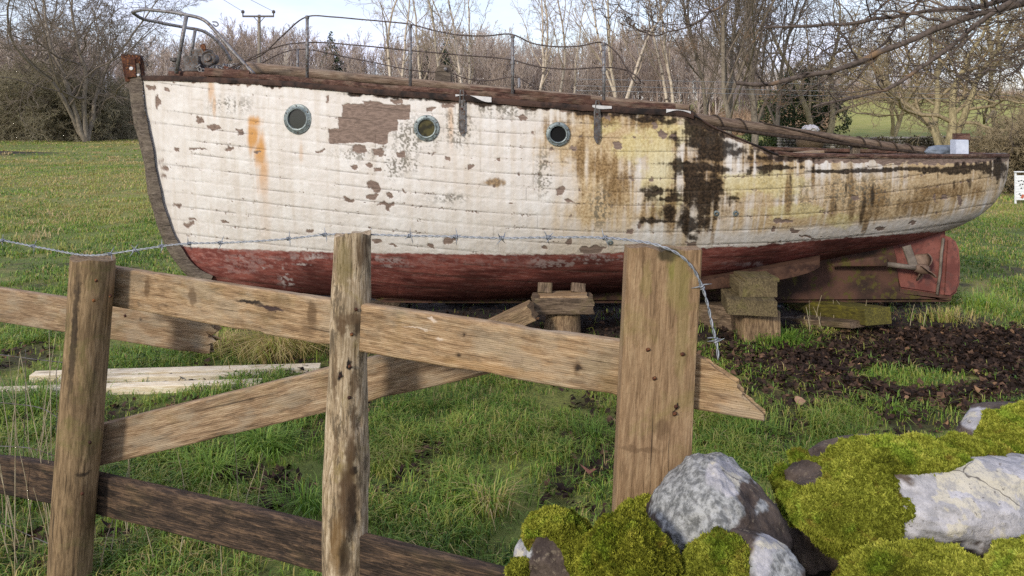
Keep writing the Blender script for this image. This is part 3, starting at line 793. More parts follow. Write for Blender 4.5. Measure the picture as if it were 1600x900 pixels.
    tube_obj('handle', [(np.array([PX(*p, 6.58) for p in ((316, 70), (321, 80), (330, 92))]), np.array([.024, .016, .012]))], M_rust, wl_, 8)
    rng = np.random.default_rng(5); ch = []
    for i in range(60):
        c = PX(rng.uniform(308, 372), rng.uniform(103, 113), rng.uniform(6.35, 6.65)); a = rng.normal(0, 1, 3); a /= np.linalg.norm(a); b = np.cross(a, rng.normal(0, 1, 3)); b /= np.linalg.norm(b)
        t = np.linspace(0, 2 * math.pi, 9)
        ch.append((c + .024 * np.cos(t)[:, None] * a + .015 * np.sin(t)[:, None] * b, .0055))
    tag(tube_obj('anchor_chain', ch, M_chain, boat, 5, caps=False), kind='stuff')
    for i in range(3):
        pass
    sweep('anchor_stock', prof_round(.02, 10), PX(352, 106, 6.4), PX(368, 112, 6.3), (0, 0, 1), M_rust, boat, 6, .003)
    sweep('foredeck_cleat', prof_rect(.05, .07, .01), PX(322, 112, 6.28), PX(392, 117, 6.18), (0, 0, 1), M_mahog, boat, 14, .004, seed=3)
    # stanchions and wires
    near = [(480, 26, 119), (641, 39, 134), (801, 56, 147), (943.5, 68, 158)]
    for (uu, v0, v1) in near:
        Y = YC - float(bsf(np.array(float(uu)))) + .05
        s = tube_obj('stanchion', [(np.array([PX(uu, v0, Y), PX(uu, (v0 + v1) / 2, Y), PX(uu, v1 + 4, Y)]), .0125)], M_galv, boat, 10)
        for vv in (v0, (v0 + (v1 - v0) * .45)):
            lathe('eye', [(0, -.016), (.015, -.012), (.018, 0), (.015, .012), (0, .016)], PX(uu, vv + 1, Y), (0, 0, 1), M_galv, s, 10)
    far = [(465, 76, 119), (585, 97, 128), (702, 112, 140), (811, 122, 146)]
    for (uu, v0, v1) in far:
        Y = YC + float(bsf(np.array(float(uu)))) - .06
        tube_obj('stanchion', [(np.array([PX(uu, v0, Y), PX(uu, v1 + 6, Y)]), .0125)], M_galv, boat, 8)
    Yn = lambda u: YC - bsf(np.asarray(u, float)) + .05
    for pts in ([(362, 109), (380, 98), (405, 88), (440, 57), (480, 26), (520, 26.5), (560, 30), (600, 33.5), (641, 38), (680, 48), (720, 55), (760, 56), (801, 54), (830, 67), (870, 73), (905, 72), (943, 67), (965, 84), (982, 110), (995, 120), (1001, 130), (997, 131), (984, 116), (978, 108)],
                [(357, 107), (385, 94), (410, 82), (445, 70), (480, 66.5), (560, 71), (641, 79), (720, 86), (801, 94), (840, 104), (880, 108), (943, 105.5), (960, 106), (980, 110)]):
        c = spl(pts, 130)
        tube_obj('lifeline', [(PX(c[:, 0], c[:, 1], Yn(c[:, 0])), .0058)], M_lifewire, boat, 6)
    c = spl([(410, 98), (440, 83), (465, 77), (485, 78), (530, 87), (585, 98), (640, 109), (680, 113), (702, 113), (725, 122), (760, 126), (811, 122), (830, 133), (842, 140)], 100)
    tube_obj('lifeline', [(PX(c[:, 0], c[:, 1], YC + bsf(c[:, 0]) - .06), .0058)], M_lifewire, boat, 6)
    # grey board standing at the mast step
    sb = slab('tabernacle', pxo([(680, 145), (680, 112), (684, 104), (692, 101), (702, 103), (707, 112), (708, 145)], 6.6), 6.57, 6.63, M_stem, boat)
    lathe('pin', [(0, -.02), (.015, -.02), (.015, .02), (0, .025)], PX(696, 108, 6.56), (0, -1, 0), M_galv, sb, 10)
    # upright at the cockpit, grey post at the stern
    sweep('boom_crutch', prof_rect(.07, .07, .01), PX(1335, 250, 6.6), PX(1337, 221, 6.6), (0, 1, 0), M_deck, boat, 8, .003)
    sp = box_part('stern_box', PX(1499, 231, 6.35), (.105, .09, .135), M_whitebox, boat)
    box_part('box_cap', PX(1502, 214, 6.42), (.11, .08, .06), M_mahog, sp)
    sweep('tiller_board', prof_rect(.03, .03, .006), PX(1512, 243, 6.42), PX(1572, 241.5, 6.55), (0, 0, 1), M_iron, boat, 8, .001)
    return boat


def build_on_deck():
    # spars and loose things lying on the boat
    m = sweep('wooden_mast', prof_round(.052, 20), PX(385, 106, 6.42), PX(1075, 168, 6.55), (0, 0, 1), M_spar, None, 60, .003, seed=2, taper=([0, .35, 1], [1, .72, .55]))
    tag(m, 'long grey wooden mast lying along the foredeck behind the stanchions', 'mast')
    b = empty('wooden_boom', PX(1085, 184, 6.6), 'brown boom with rope wound round it sloping down to the stern', 'boom')
    sweep('spar', prof_round(.048, 20), PX(1070, 183, 6.6), PX(1482, 241, 6.55), (0, 0, 1), wood('dark_spar_wood', (.04, .026, .018), (.12, .08, .055), (.22, .16, .115), .05, .5, False, 25, grey=.15), b, 50, .003, seed=6, taper=([0, 1], [1, .58]))
    A = PX(1070, 183, 6.6); B = PX(1482, 241, 6.55); d = B - A; L = np.linalg.norm(d); d /= L
    n1 = np.array([0, 1, 0]); n2 = np.cross(d, n1)
    t = np.concatenate([np.linspace(.02, .3, 60), np.linspace(.3, .62, 20), np.linspace(.62, .99, 90)])
    ph = np.interp(t, [0, .3, .62, 1], [0, 21, 22.5, 62]); r = .048 * np.interp(t, [0, 1], [1, .58]) + .007
    c = A + d * (t * L)[:, None] + r[:, None] * (np.cos(ph)[:, None] * n1 + np.sin(ph)[:, None] * n2)
    tube_obj('rope', [(c, .0075)], M_rope, b, 6)
    s = sweep('dark_roll', prof_round(.016, 12), PX(1120, 200, 6.56), PX(1470, 243, 6.53), (0, 0, 1), M_rope, b, 40, .012, seed=8, freq=14)  # thin uneven dark roll along the underside of the spar
    rng = np.random.default_rng(3)
    # grey bag over the end of the boom
    V, T = ICO(4); P = V * np.array([.14, .07, .05]); P[:, 0] += 0; P += V * (fbm(V * 3, 3, 4) * .02)[:, None]
    o = world_obj('plastic_bag', P + PX(1472, 236, 6.5) + np.array([0, 0, .0]), None, T, None, M_bag)
    tag(o, 'blue grey plastic bag bundled round the boom end at the stern', 'bag')
    o = sweep('loose_board', prof_rect(.12, .035, .005), PX(1205, 246, 6.15), PX(1280, 238, 6.3), (0, 0, 1), M_rail_old, None, 16, .003, seed=5)
    tag(o, 'short split board lying across the cockpit edge', 'board')


_ico = {}


def ICO(s):
    if s not in _ico:
        bm = bmesh.new(); bmesh.ops.create_icosphere(bm, subdivisions=s, radius=1)
        V = np.array([v.co[:] for v in bm.verts]); T = np.array([[v.index for v in f.verts] for f in bm.faces]); bm.free()
        _ico[s] = (V, T)
    return _ico[s]


# ------------------------------------------------------------------ ground
def leafpatch(x, y):
    """how far inside the patch of dead leaves a place on the ground is (positive = inside)"""
    P = np.stack([x, y, np.zeros_like(x)], -1)
    d = 1 - np.sqrt(((x - 3.9) / 2.35) ** 2 + ((y - 5.25) / .85) ** 2) + .42 * fbm(P * 1.6, 4, 21)
    hole = 1 - np.sqrt(((x - 2.62) / .42) ** 2 + ((y - 5.0) / .17) ** 2) + .3 * fbm(P * 5, 2, 22)
    return np.minimum(d, -hole * 1.2)


def far_mound(x, y):
    return np.maximum(0, 1 - np.sqrt(((x + 24) / 2.6) ** 2 + ((y - 36) / 2.2) ** 2) + .3 * fbm(np.stack([x, y, x * 0], -1), 3, 47))


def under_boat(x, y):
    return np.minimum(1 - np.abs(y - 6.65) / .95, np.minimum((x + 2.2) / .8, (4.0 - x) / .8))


def gz(x, y):
    x = np.asarray(x, float); y = np.asarray(y, float)
    P = np.stack([x, y, np.zeros_like(x)], -1)
    z = .022 * fbm(P * 1.3, 3, 31) * sstep(2.2, 3.2, y)
    z = z + .10 * fbm(P * .25, 2, 32) * sstep(9, 20, y)
    z = z + 5.2 * sstep(62, 140, y) * (.55 + .45 * sstep(0, 40, x)) + 1.2 * fbm(P * .012, 2, 33) * sstep(70, 140, y)
    z = z + .05 * sstep(-.05, .3, leafpatch(x, y)) * fbm(P * 4.5, 3, 48) + .25 * far_mound(x, y)
    return z


def axis_pts(lo, hi, fine0, fine1, d0, grow_):
    a = list(np.arange(fine0, fine1, d0)); s = d0
    while a[-1] < hi: s *= grow_; a.append(a[-1] + s)
    b = []; p = fine0; s = d0
    while p > lo: s *= grow_; p -= s; b.append(p)
    return np.array(b[::-1] + a)


def build_ground():
    xs = axis_pts(-420, 420, -3.2, 5.2, .045, 1.07); ys = axis_pts(-30, 700, 1.5, 8.2, .045, 1.045)
    X, Y = np.meshgrid(xs, ys, indexing='ij'); Z = gz(X, Y)
    lp = leafpatch(X, Y); ub = under_boat(X, Y)
    P = np.stack([X, Y, np.zeros_like(X)], -1)
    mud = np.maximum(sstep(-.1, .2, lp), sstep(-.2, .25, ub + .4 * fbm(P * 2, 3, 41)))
    mud = np.maximum(mud, sstep(.20, .42, fbm(P * 2.3, 3, 42)) * .75 * (Y < 9))
    near = sstep(14, 5, Y); mud = np.maximum(mud, sstep(0, .3, far_mound(X, Y)))
    Z = Z + near * .012 * fbm(P * 9, 3, 43) * (1 + mud)
    idx = np.arange(X.size).reshape(X.shape)
    Q = np.stack([idx[:-1, :-1], idx[1:, :-1], idx[1:, 1:], idx[:-1, 1:]], -1).reshape(-1, 4)
    w = NT('pasture'); c = w.obj()
    big = w.noise(c, .16, 6, .68); mid = w.noise(w.mapv(c, (.8, 1.3, 1)), .7, 7, .72); fine = w.noise(c, 22, 4, .7)
    g1 = w.mix(w.sm(big, .38, .62), (.120, .155, .032), (.22, .225, .055))
    g1 = w.mix(w.math('MULTIPLY', w.sm(mid, .48, .66), .7), g1, (.30, .23, .09))
    g1 = w.mix(w.math('MULTIPLY', w.sm(fine, .45, .7), .55), g1, (.035, .045, .010))
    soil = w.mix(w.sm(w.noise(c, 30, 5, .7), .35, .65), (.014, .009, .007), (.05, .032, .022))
    fld = w.mix(w.sm(mid, .35, .7), (.26, .265, .062), (.36, .33, .105)); g1 = w.mix(w.attr('far'), g1, fld)
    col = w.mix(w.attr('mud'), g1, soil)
    w.bump(w.math('ADD', fine, w.noise(c, 5, 3)), .8, .05)
    mat = w.fin(col, .95)
    o = world_obj('ground', np.stack([X, Y, Z], -1), Q, None, None, mat, None, True, {'mud': mud, 'far': sstep(72, 90, Y)}, origin=(0, 0, 0))
    tag(o, kind='structure')


def in_view(x, y, m=.35):
    return np.abs(x) < y * .70 + m


def blades(pos, h, w, lean, az, tint):
    n = len(pos); d = np.stack([np.cos(az), np.sin(az), np.zeros(n)], 1); s = np.stack([-np.sin(az), np.cos(az), np.zeros(n)], 1)
    up = np.array([0, 0, 1.])
    V = np.zeros((n, 5, 3)); w = w[:, None]; h = h[:, None]; lean = lean[:, None]
    V[:, 0] = pos - s * w * .5 - up * .01; V[:, 1] = pos + s * w * .5 - up * .01
    m = pos + up * h * .62 + d * h * lean * .32
    V[:, 2] = m + s * w * .38; V[:, 3] = m - s * w * .38
    V[:, 4] = pos + up * h * np.clip(1.05 - .45 * lean, .35, 1) + d * h * lean
    i = np.arange(n)[:, None] * 5
    Q = i + np.array([0, 1, 2, 3]); T = i + np.array([3, 2, 4])
    return V.reshape(-1, 3), Q, T, np.repeat(tint, 5)


GRASS = [(.0, (.034, .060, .010)), (.3, (.100, .205, .028)), (.55, (.215, .335, .046)), (.75, (.32, .34, .066)), (.9, (.43, .335, .13)), (1., (.54, .40, .20))]


def build_grass():
    rng = np.random.default_rng(11)
    Vs, Qs, Ts, A, off = [], [], [], [], 0
    zones = [(2.2, 4.6, 13500, (.028, .092), (.0030, .0060)), (4.6, 8.0, 5600, (.030, .080), (.004, .0075)), (8, 15, 1300, (.025, .06), (.008, .014)), (15, 30, 260, (.025, .055), (.016, .03)), (30, 66, 30, (.03, .06), (.04, .07))]
    for (y0, y1, dens, hr, wr) in zones:
        area = (y1 - y0) * 2 * (.7 * (y0 + y1) / 2 + 1.5); n = int(area * dens)
        y = np.sqrt(rng.uniform(y0 ** 2, y1 ** 2, n)); x = rng.uniform(-1, 1, n) * (y * .7 + 1.5)
        # blades gather into tufts
        tc = np.stack([x, y, np.zeros(n)], -1)
        P = tc
        cl = fbm(P * 2.4, 3, 51); c2 = fbm(P * 7, 2, 52); c3 = fbm(P * .35, 3, 53)
        lp = leafpatch(x, y); ub = under_boat(x, y)
        keep = rng.uniform(0, 1, n) < np.clip(.62 + 1.0 * cl + .6 * c2, .06, 1)
        keep &= rng.uniform(0, 1, n) > sstep(-.12, .22, lp + .25 * c2) * .95; keep &= ~((ub + .3 * cl > .05) & (rng.uniform(0, 1, n) > .05))
        keep &= ~((rng.uniform(0, 1, n) > .14) & (fbm(P * 2.3, 3, 42) + .10 * c2 > .23) & (y < 9))
        keep &= ~((x > -.1) & (y < 2.35)); keep &= far_mound(x, y) < rng.uniform(0, .6, n)
        x, y, cl, c2, c3 = (a[keep] for a in (x, y, cl, c2, c3)); n = len(x)
        h = rng.uniform(*hr, n) * (1 + .75 * np.clip(cl, -.6, 1) + .5 * c2); w = rng.uniform(*wr, n)
        dry = rng.uniform(0, 1, n)
        c4 = fbm(np.stack([x * .9, y * 1.2, x * 0], -1), 3, 58)
        tint = np.clip(.42 + (.25 - .13 * sstep(6, 20, y)) * rng.normal(0, 1, n) + .22 * c2 + .30 * c4 - .08 * cl, .02, .74)
        mid = sstep(6, 22, y)
        pdry = .08 + .14 * sstep(.1, .5, c3) + mid * (.14 + .75 * sstep(-.08, .25, fbm(np.stack([x * .22, y * .34, x * 0], -1), 4, 57)))
        tint = np.where(dry < pdry, rng.uniform(.74, .98, n), tint + .10 * mid)
        pos = np.stack([x, y, gz(x, y)], 1)
        V, Q, T, a = blades(pos, h, w, rng.uniform(.3, 1.5, n), rng.uniform(0, 2 * math.pi, n), tint)
        Vs.append(V); Qs.append(Q + off); Ts.append(T + off); A.append(a); off += len(V)
    # tussocks: long grass in fountains (pixel of the base, blades, length, tint)
    for (u, v, nb, ln, t0, sp) in ((745, 790, 260, .13, .5, .22), (770, 800, 120, .15, .85, .12), (440, 555, 900, .26, .88, .35), (345, 548, 400, .2, .9, .2), (410, 705, 420, .16, .42, .3), (330, 745, 300, .15, .5, .28), (930, 690, 260, .12, .5, .25),
                                  (60, 640, 300, .16, .5, .3), (40, 760, 350, .2, .6, .3), (1220, 535, 600, .13, .42, .3), (1290, 522, 250, .09, .8, .4), (1480, 500, 300, .12, .82, .4), (1540, 480, 300, .15, .55, .5), (480, 800, 260, .14, .4, .25), (1180, 680, 260, .11, .45, .25), (1150, 650, 200, .1, .45, .2), (1390, 640, 200, .1, .5, .3)):
        c = GP(u, v); n = nb
        r = np.abs(rng.normal(0, .5, n)) * sp; a = rng.uniform(0, 2 * math.pi, n)
        x = c[0] + r * np.cos(a); y = c[1] + r * np.sin(a) * .8
        tint = np.clip(t0 + rng.normal(0, .12, n), .05, .97)
        V, Q, T, at = blades(np.stack([x, y, gz(x, y)], 1), rng.uniform(.45, 1.1, n) * ln, rng.uniform(.003, .006, n) * max(1, c[1] / 4), rng.uniform(.5, 1.5, n), a + rng.normal(0, .5, n), tint)
        Vs.append(V); Qs.append(Q + off); Ts.append(T + off); A.append(at); off += len(V)
    # tufts of dead grass over the far field
    nc = 900; yc = 9 * (60 / 9) ** rng.uniform(0, 1, nc); xc = rng.uniform(-1, .75, nc) * (yc * .72 + .3); k = (fbm(np.stack([xc * .22, yc * .34, xc * 0], -1), 4, 57) > -.12) & (under_boat(xc, yc) < -.2); xc, yc = xc[k], yc[k]
    nb = 26; x = np.repeat(xc, nb) + rng.normal(0, .13, len(xc) * nb); y = np.repeat(yc, nb) + rng.normal(0, .10, len(xc) * nb); n = len(x); sc = np.repeat(yc, nb)
    V, Q, T, at = blades(np.stack([x, y, gz(x, y)], 1), rng.uniform(.06, .15, n), np.maximum(.004, sc * .0009) * rng.uniform(.7, 1.3, n), rng.uniform(.5, 1.6, n), rng.uniform(0, 6.28, n), np.clip(np.repeat(rng.normal(.86, .09, len(xc)), nb) + rng.normal(0, .05, n), .5, 1))
    Vs.append(V); Qs.append(Q + off); Ts.append(T + off); A.append(at); off += len(V)
    mat = tinted('grass_blades', GRASS, .55, .25, .35)
    o = world_obj('grass', np.concatenate(Vs), np.concatenate(Qs), np.concatenate(Ts), None, mat, None, False, {'tint': np.concatenate(A)}, origin=(0, 0, 0))
    tag(o, kind='stuff')
    pass
    # tall bleached stalks by the fence
    st = []
    for i in range(46):
        u = rng.uniform(-20, 95) if i < 30 else rng.uniform(95, 420); Y = rng.uniform(2.75, 3.5); b = np.array([(u - 800) / F * Y, Y, 0.]); L = rng.uniform(.35, .85) if i < 30 else rng.uniform(.2, .45); a = rng.uniform(0, 6.28); l = rng.uniform(.05, .35)
        st.append((np.array([b, b + np.array([math.cos(a) * l * L * .4, math.sin(a) * l * L * .4, L * .55]), b + np.array([math.cos(a) * l * L, math.sin(a) * l * L, L])]), np.array([.0022, .0018, .001])))
    for i in range(16):
        u = rng.uniform(1230, 1480); Y = rng.uniform(6.0, 6.4); b = np.array([(u - 800) / F * Y, Y, 0.]); L = rng.uniform(.1, .28); a = rng.uniform(0, 6.28); l = rng.uniform(.1, .6)
        st.append((np.array([b, b + np.array([math.cos(a) * l * L * .4, math.sin(a) * l * L * .4, L * .55]), b + np.array([math.cos(a) * l * L, math.sin(a) * l * L, L])]), np.array([.003, .0025, .0015])))
    V, Q, _ = tubes(st, 4)
    o = world_obj('dry_stalks', V, Q, None, None, simple('straw', (.30, .24, .14), (.45, .38, .25), 20, .8), None, True, origin=(0, 0, 0)); tag(o, kind='stuff')


def leaf_mesh(pos, size, rng, tilt=.5):
    """curled dead leaves: eight rim points and a middle"""
    n = len(pos); k = 8
    a = np.linspace(0, 2 * math.pi, k, endpoint=False)
    rr = np.array([1.0, .62, .72, .5, .62, .5, .72, .62])[None, :] * rng.uniform(.75, 1.2, (n, k))
    X = rr * np.cos(a); Y = rr * np.sin(a) * .8; Z = rng.uniform(.1, .55, (n, 1)) * (Y ** 2) * rng.choice([-1, 1], (n, 1)) + rng.normal(0, .08, (n, k)) + .3 * rng.normal(0, 1, (n, 1)) * X ** 2
    L = np.concatenate([np.stack([X, Y, Z], -1), np.zeros((n, 1, 3))], 1) * size[:, None, None]
    az = rng.uniform(0, 2 * math.pi, n); ti = rng.normal(0, tilt, n); tj = rng.normal(0, tilt, n)
    ca, sa = np.cos(az), np.sin(az)
    Rz = np.zeros((n, 3, 3)); Rz[:, 0, 0] = ca; Rz[:, 0, 1] = -sa; Rz[:, 1, 0] = sa; Rz[:, 1, 1] = ca; Rz[:, 2, 2] = 1
    Rx = np.zeros((n, 3, 3)); Rx[:, 0, 0] = 1; Rx[:, 1, 1] = np.cos(ti); Rx[:, 1, 2] = -np.sin(ti); Rx[:, 2, 1] = np.sin(ti); Rx[:, 2, 2] = np.cos(ti)
    Ry = np.zeros((n, 3, 3)); Ry[:, 1, 1] = 1; Ry[:, 0, 0] = np.cos(tj); Ry[:, 0, 2] = np.sin(tj); Ry[:, 2, 0] = -np.sin(tj); Ry[:, 2, 2] = np.cos(tj)
    R = Rz @ Rx @ Ry
    V = np.einsum('nij,nkj->nki', R, L) + pos[:, None, :]
    i = np.arange(n)[:, None, None] * 9; j = np.arange(k)
    T = (i + np.stack([np.full(k, 8), j, (j + 1) % k], 1)[None]).reshape(-1, 3)
    return V.reshape(-1, 3), T


def build_leaves():
    rng = np.random.default_rng(12); n = 42000
    x = rng.uniform(1.0, 6.4, n); y = rng.uniform(4.2, 6.5, n)
    k = leafpatch(x, y) > rng.normal(.02, .13, n); x, y = x[k], y[k]
    n2 = 9000; y2 = rng.uniform(2.6, 6.3, n2); x2 = rng.uniform(-1, 1, n2) * (.7 * y2)
    m = fbm(np.stack([x2 * 2.3, y2 * 2.3, x2 * 0], -1), 3, 42) > .20; x2, y2 = x2[m], y2[m]
    n3 = 900; x3 = rng.uniform(-1.5, 3.8, n3); y3 = rng.uniform(5.9, 7.3, n3)
    X = np.concatenate([x, x2, x3]); Y = np.concatenate([y, y2, y3]); n = len(X)
    size = rng.uniform(.016, .040, n); size[len(x):] *= 1.0
    pos = np.stack([X, Y, gz(X, Y) + rng.uniform(.004, .04, n)], 1)
    V, T = leaf_mesh(pos, size, rng, .45)
    tint = rng.beta(1.6, 3.2, n)
    fr = 1 - sstep(.05, .4, leafpatch(X, Y)); tint = np.clip(tint + .22 * fr * rng.uniform(0, 1, n), 0, 1)
    mat = tinted('dead_leaves', [(0, (.011, .0075, .006)), (.4, (.032, .020, .015)), (.65, (.070, .042, .028)), (.88, (.16, .09, .052)), (1, (.30, .18, .10))], .8, 0, .12)
    o = world_obj('leaf_litter', V, None, T, None, mat, None, False, {'tint': np.repeat(tint, 9)}, origin=(0, 0, 0)); tag(o, kind='stuff')
    M1 = simple('tan_leaf', (.26, .15, .09), (.36, .23, .14), 30, .7); M2 = simple('dark_leaf', (.018, .018, .024), (.04, .04, .05), 30, .5); M3 = simple('red_leaf', (.14, .05, .03), (.24, .10, .06), 30, .6)
    for (u, v, s, mat, lab) in ((1250, 640, .055, M1, 'large tan dead leaf lying on the grass just beyond the broken rail'), (253, 880, .035, M2, 'dark blue grey dead leaf on grass under the black bottom rail'), (1097, 708, .05, M3, 'reddish brown dead leaf on grass behind the grey boulder'),
                            (375, 678, .06, M3, 'brown curled dead leaf in grass under the sloping brace'), (925, 753, .05, M3, 'rusty brown dead leaf on grass left of the plank post')):
        p = GP(u, v) + np.array([0, 0, .05]); V, T = leaf_mesh(p[None], np.array([s]), np.random.default_rng(int(u)), .5)
        V2 = V + np.array([0, 0, -.0015]); tag(world_obj('fallen_leaf', np.concatenate([V, V2]), None, np.concatenate([T, T[:, ::-1] + len(V)]), None, mat, None, False), lab, 'leaf', 'big single leaves lying on the grass')


# ------------------------------------------------------------------ fence
def build_fence():
    fe = empty('wooden_fence', (-.8, 2.7, 0), 'weathered broken post and rail fence in front of the boat', 'fence')
    r = random.Random(3)
    # posts
    def post(A, B, prof, mat, lab, seed, disp, top_=None, taper=None, bend=None, chip=0, nx=60):
        o = sweep('post', prof, A, B, (0, -1, 0), mat, fe, nx, disp, 8, seed, (None, top_), taper, bend, chip)
        return tag(o, lab)
    def loc3(A, B, up, P):
        A = Vector([float(x) for x in A]); X = (Vector([float(x) for x in B]) - A).normalized(); Z = Vector(up); Z = (Z - X * Z.dot(X)).normalized(); Yv = Z.cross(X)
        d = Vector([float(x) for x in P]) - A; return (d.dot(X), d.dot(Yv), d.dot(Z))

    def mk(A, B, up, lst):
        out = []
        for (u, v, Y, ru, rv, st_, c_) in lst:
            a, b = ru * Y / F, rv * Y / F
            out.append((loc3(A, B, up, PX(u, v, Y)), (a, .05, b) if abs(up[2]) > .5 else (b, a, .05), st_, c_))
        return out
    DK, BR, OC = (.012, .008, .006), (.085, .048, .022), (.22, .14, .05)
    jag = lambda z, y: .008 + .012 * np.sin(z * 5 + 1) * np.cos(y * 4)
    UPP = (0, -1, 0)
    A_, B_ = PX(105, 940, 2.78), PX(145, 401, 2.78)
    M_post = wood('post_wood', *POST, patch=.4, marks=mk(A_, B_, UPP, [(152, 645, 2.71, 22, 24, .75, BR), (148, 658, 2.71, 5, 9, .9, DK), (146, 640, 2.71, 5, 8, .9, DK), (118, 520, 2.72, 7, 120, .7, DK), (170, 560, 2.72, 6, 160, .6, BR), (128, 745, 2.71, 12, 5, .8, DK), (134, 800, 2.71, 26, 60, .45, BR)]))
    post(PX(105, 940, 2.78), PX(145, 401, 2.78), prof_round(.073, 30), M_post, 'round brown post', 1, .007, lambda z, y: .004 + .006 * np.sin(y * 4))
    b = PX(541, 900, 2.44); t = PX(550, 361, 2.44); d = (b - t); b = t + d * ((t[2] + .05) / (t[2] - b[2]))
    M_post_pale = wood('peeled_post_wood', *PALE, patch=.9, marks=mk(b, t, UPP, [(568, 395, 2.38, 14, 30, .7, BR), (536, 410, 2.38, 16, 40, .65, (.13, .10, .035)), (535, 512, 2.38, 9, 18, .8, BR), (562, 512, 2.38, 12, 14, .85, (.05, .032, .018)), (548, 498, 2.38, 30, 10, .6, BR), (546, 570, 2.38, 4, 10, 1., DK), (530, 586, 2.38, 4, 9, 1., DK), (553, 600, 2.38, 6, 22, .7, BR),
        (548, 705, 2.38, 9, 30, .85, BR), (552, 735, 2.38, 7, 7, .95, DK), (543, 780, 2.38, 15, 70, .9, BR), (550, 800, 2.38, 9, 50, .75, (.03, .018, .010)), (528, 850, 2.38, 14, 60, .8, (.15, .085, .03)), (540, 870, 2.38, 12, 40, .8, (.04, .025, .013)), (525, 700, 2.38, 4, 40, .6, BR), (553, 655, 2.38, 5, 24, .7, BR), (523, 590, 2.38, 4, 60, .6, BR)]))
    post(b, t, prof_round(.063, 36), M_post_pale, 'round post with peeled pale wood and a mossy top', 2, .010, lambda z, y: .004 + .012 * (y > .25) + .006 * np.sin(z * 6), ([0, .45, .62, .7, .8, .93, 1], [1.12, 1.12, 1.03, .97, 1.0, .92, .90]), (.004, .004), .016, nx=140)
    b = PX(1015, 800, 1.95); t = PX(1035.5, 386, 1.95); d = (b - t); b = t + d * ((t[2] + .05) / (t[2] - b[2]))
    M_plank_post = wood('plank_post_wood', *PLANK, wet=.42, marks=mk(b, t, UPP, [(1056, 635, 1.92, 3.4, 7, 1., DK), (1054, 645, 1.92, 3, 6, 1., DK), (1035, 670, 1.92, 14, 16, .55, BR), (1000, 702, 1.92, 40, 5, .5, BR), (1044, 398, 1.92, 20, 14, .85, (.03, .025, .01)), (1050, 425, 1.92, 7, 18, .7, (.16, .15, .03)), (1005, 400, 1.92, 3, 30, .6, BR), (1060, 440, 1.92, 22, 50, .5, (.19, .16, .045)), (1010, 440, 1.92, 10, 34, .35, (.19, .16, .045)), (1066, 520, 1.92, 12, 90, .4, (.17, .14, .045))]))
    post(b, t, prof_rect(.187, .06, .006, 3, 9), M_plank_post, 'wide sawn plank post', 3, .003, lambda z, y: .003 * np.sin(y * 9) + .006 * (np.abs(y - .1) < .16) * (z > 0), nx=90)
    # rails
    rail = lambda A, B, h, mat, seed, ends=(None, None), lab=None, nm='rail', th=.036, nx=70, bend=None, chip=.007: tag(sweep(nm, prof_rect(th, h, .008, 4, 12), A, B, (0, 0, 1), mat, fe, nx, .0036, 7, seed, ends, None, bend, chip), lab)

    def rot_end(z, y):
        return .022 * (np.sin(z * 9) + np.sin(z * 23 + 1) * .6 + 1) + .03 * (z < -.5)

    def broken_end(z, y):
        zz = (z + 1) / 2
        return np.interp(zz, [0, .08, .35, .6, .75, .9, 1], [.005, .0, .055, .075, .12, .15, .20]) + .004 * np.sin(zz * 40)
    YR = lambda u: 1 / np.interp(u, [175, 970, 1200], [1 / 2.93, 1 / 2.07, 1 / 1.90])
    A = PX(146, 441, YR(146)); B = PX(1199, 610, YR(1199))
    Kn = lambda u, v, a=9, b=8: [(u, v, float(YR(u)), a, b, .85, BR), (u, v, float(YR(u)), a * .45, b * .45, .9, DK)]
    M_top = wood('top_rail_wood', *RAIL[:5], False, 55, grey=.45, patch=.36, marks=mk(A, B, (0, 0, 1), [(385, 474, 2.57, 34, 3.5, .95, DK), (425, 481, 2.55, 34, 4, .95, (.035, .02, .02)), (235, 448, 2.8, 7, 18, .7, BR), (305, 462, 2.7, 10, 18, .65, BR), (490, 490, 2.48, 11, 22, .7, BR), (485, 505, 2.48, 20, 16, .4, BR), (825, 560, 2.2, 7, 22, .55, BR), (880, 590, 2.16, 30, 12, .35, BR), (945, 575, 2.1, 18, 34, .4, BR), (680, 497, 2.3, 12, 3.5, .7, (.62, .52, .42)), (695, 525, 2.3, 12, 2.5, .7, (.62, .52, .42)), (650, 513, 2.3, 28, 2, .6, (.6, .5, .4)), (770, 575, 2.2, 120, 8, .35, (.38, .22, .09)), (1150, 600, 1.93, 50, 14, .4, (.42, .27, .12))] + Kn(725, 550, 11, 5) + Kn(733, 518, 7, 7) + Kn(910, 570, 16, 13) + Kn(905, 500, 4, 4)))
    rail(A, B, .149, M_top, 11, (None, broken_end), 'long top rail with a splintered end', nx=220, bend=(0, -.004))
    rail(np.array([-3.7, 3.62, 1.02]), PX(340, 527, 3.10), .145, M_rail_old, 12, (None, rot_end), 'old grey rail with a rotten end', nx=120)
    rail(PX(120, 703, 2.90), PX(800, 538, 2.60), .148, M_rail_old, 13, (None, lambda z, y: .02 * (z + 1)), 'sloping brace board', 'brace', nx=120)
    rail(np.array([-3.7, 3.5, .33]), PX(104, 758, 2.9), .146, M_rail_dark, 14, (None, None), 'blackened bottom rail', nx=90)
    post(np.array([-3.6, 3.46, -.05]), np.array([-3.57, 3.46, 1.25]), prof_round(.07, 26), M_post, None, 5, .007)
    rail(PX(128, 764, 2.88), PX(1080, 1008, 2.02), .146, M_rail_dark, 15, (None, None), 'blackened bottom rail', nx=160, bend=(0, .012))
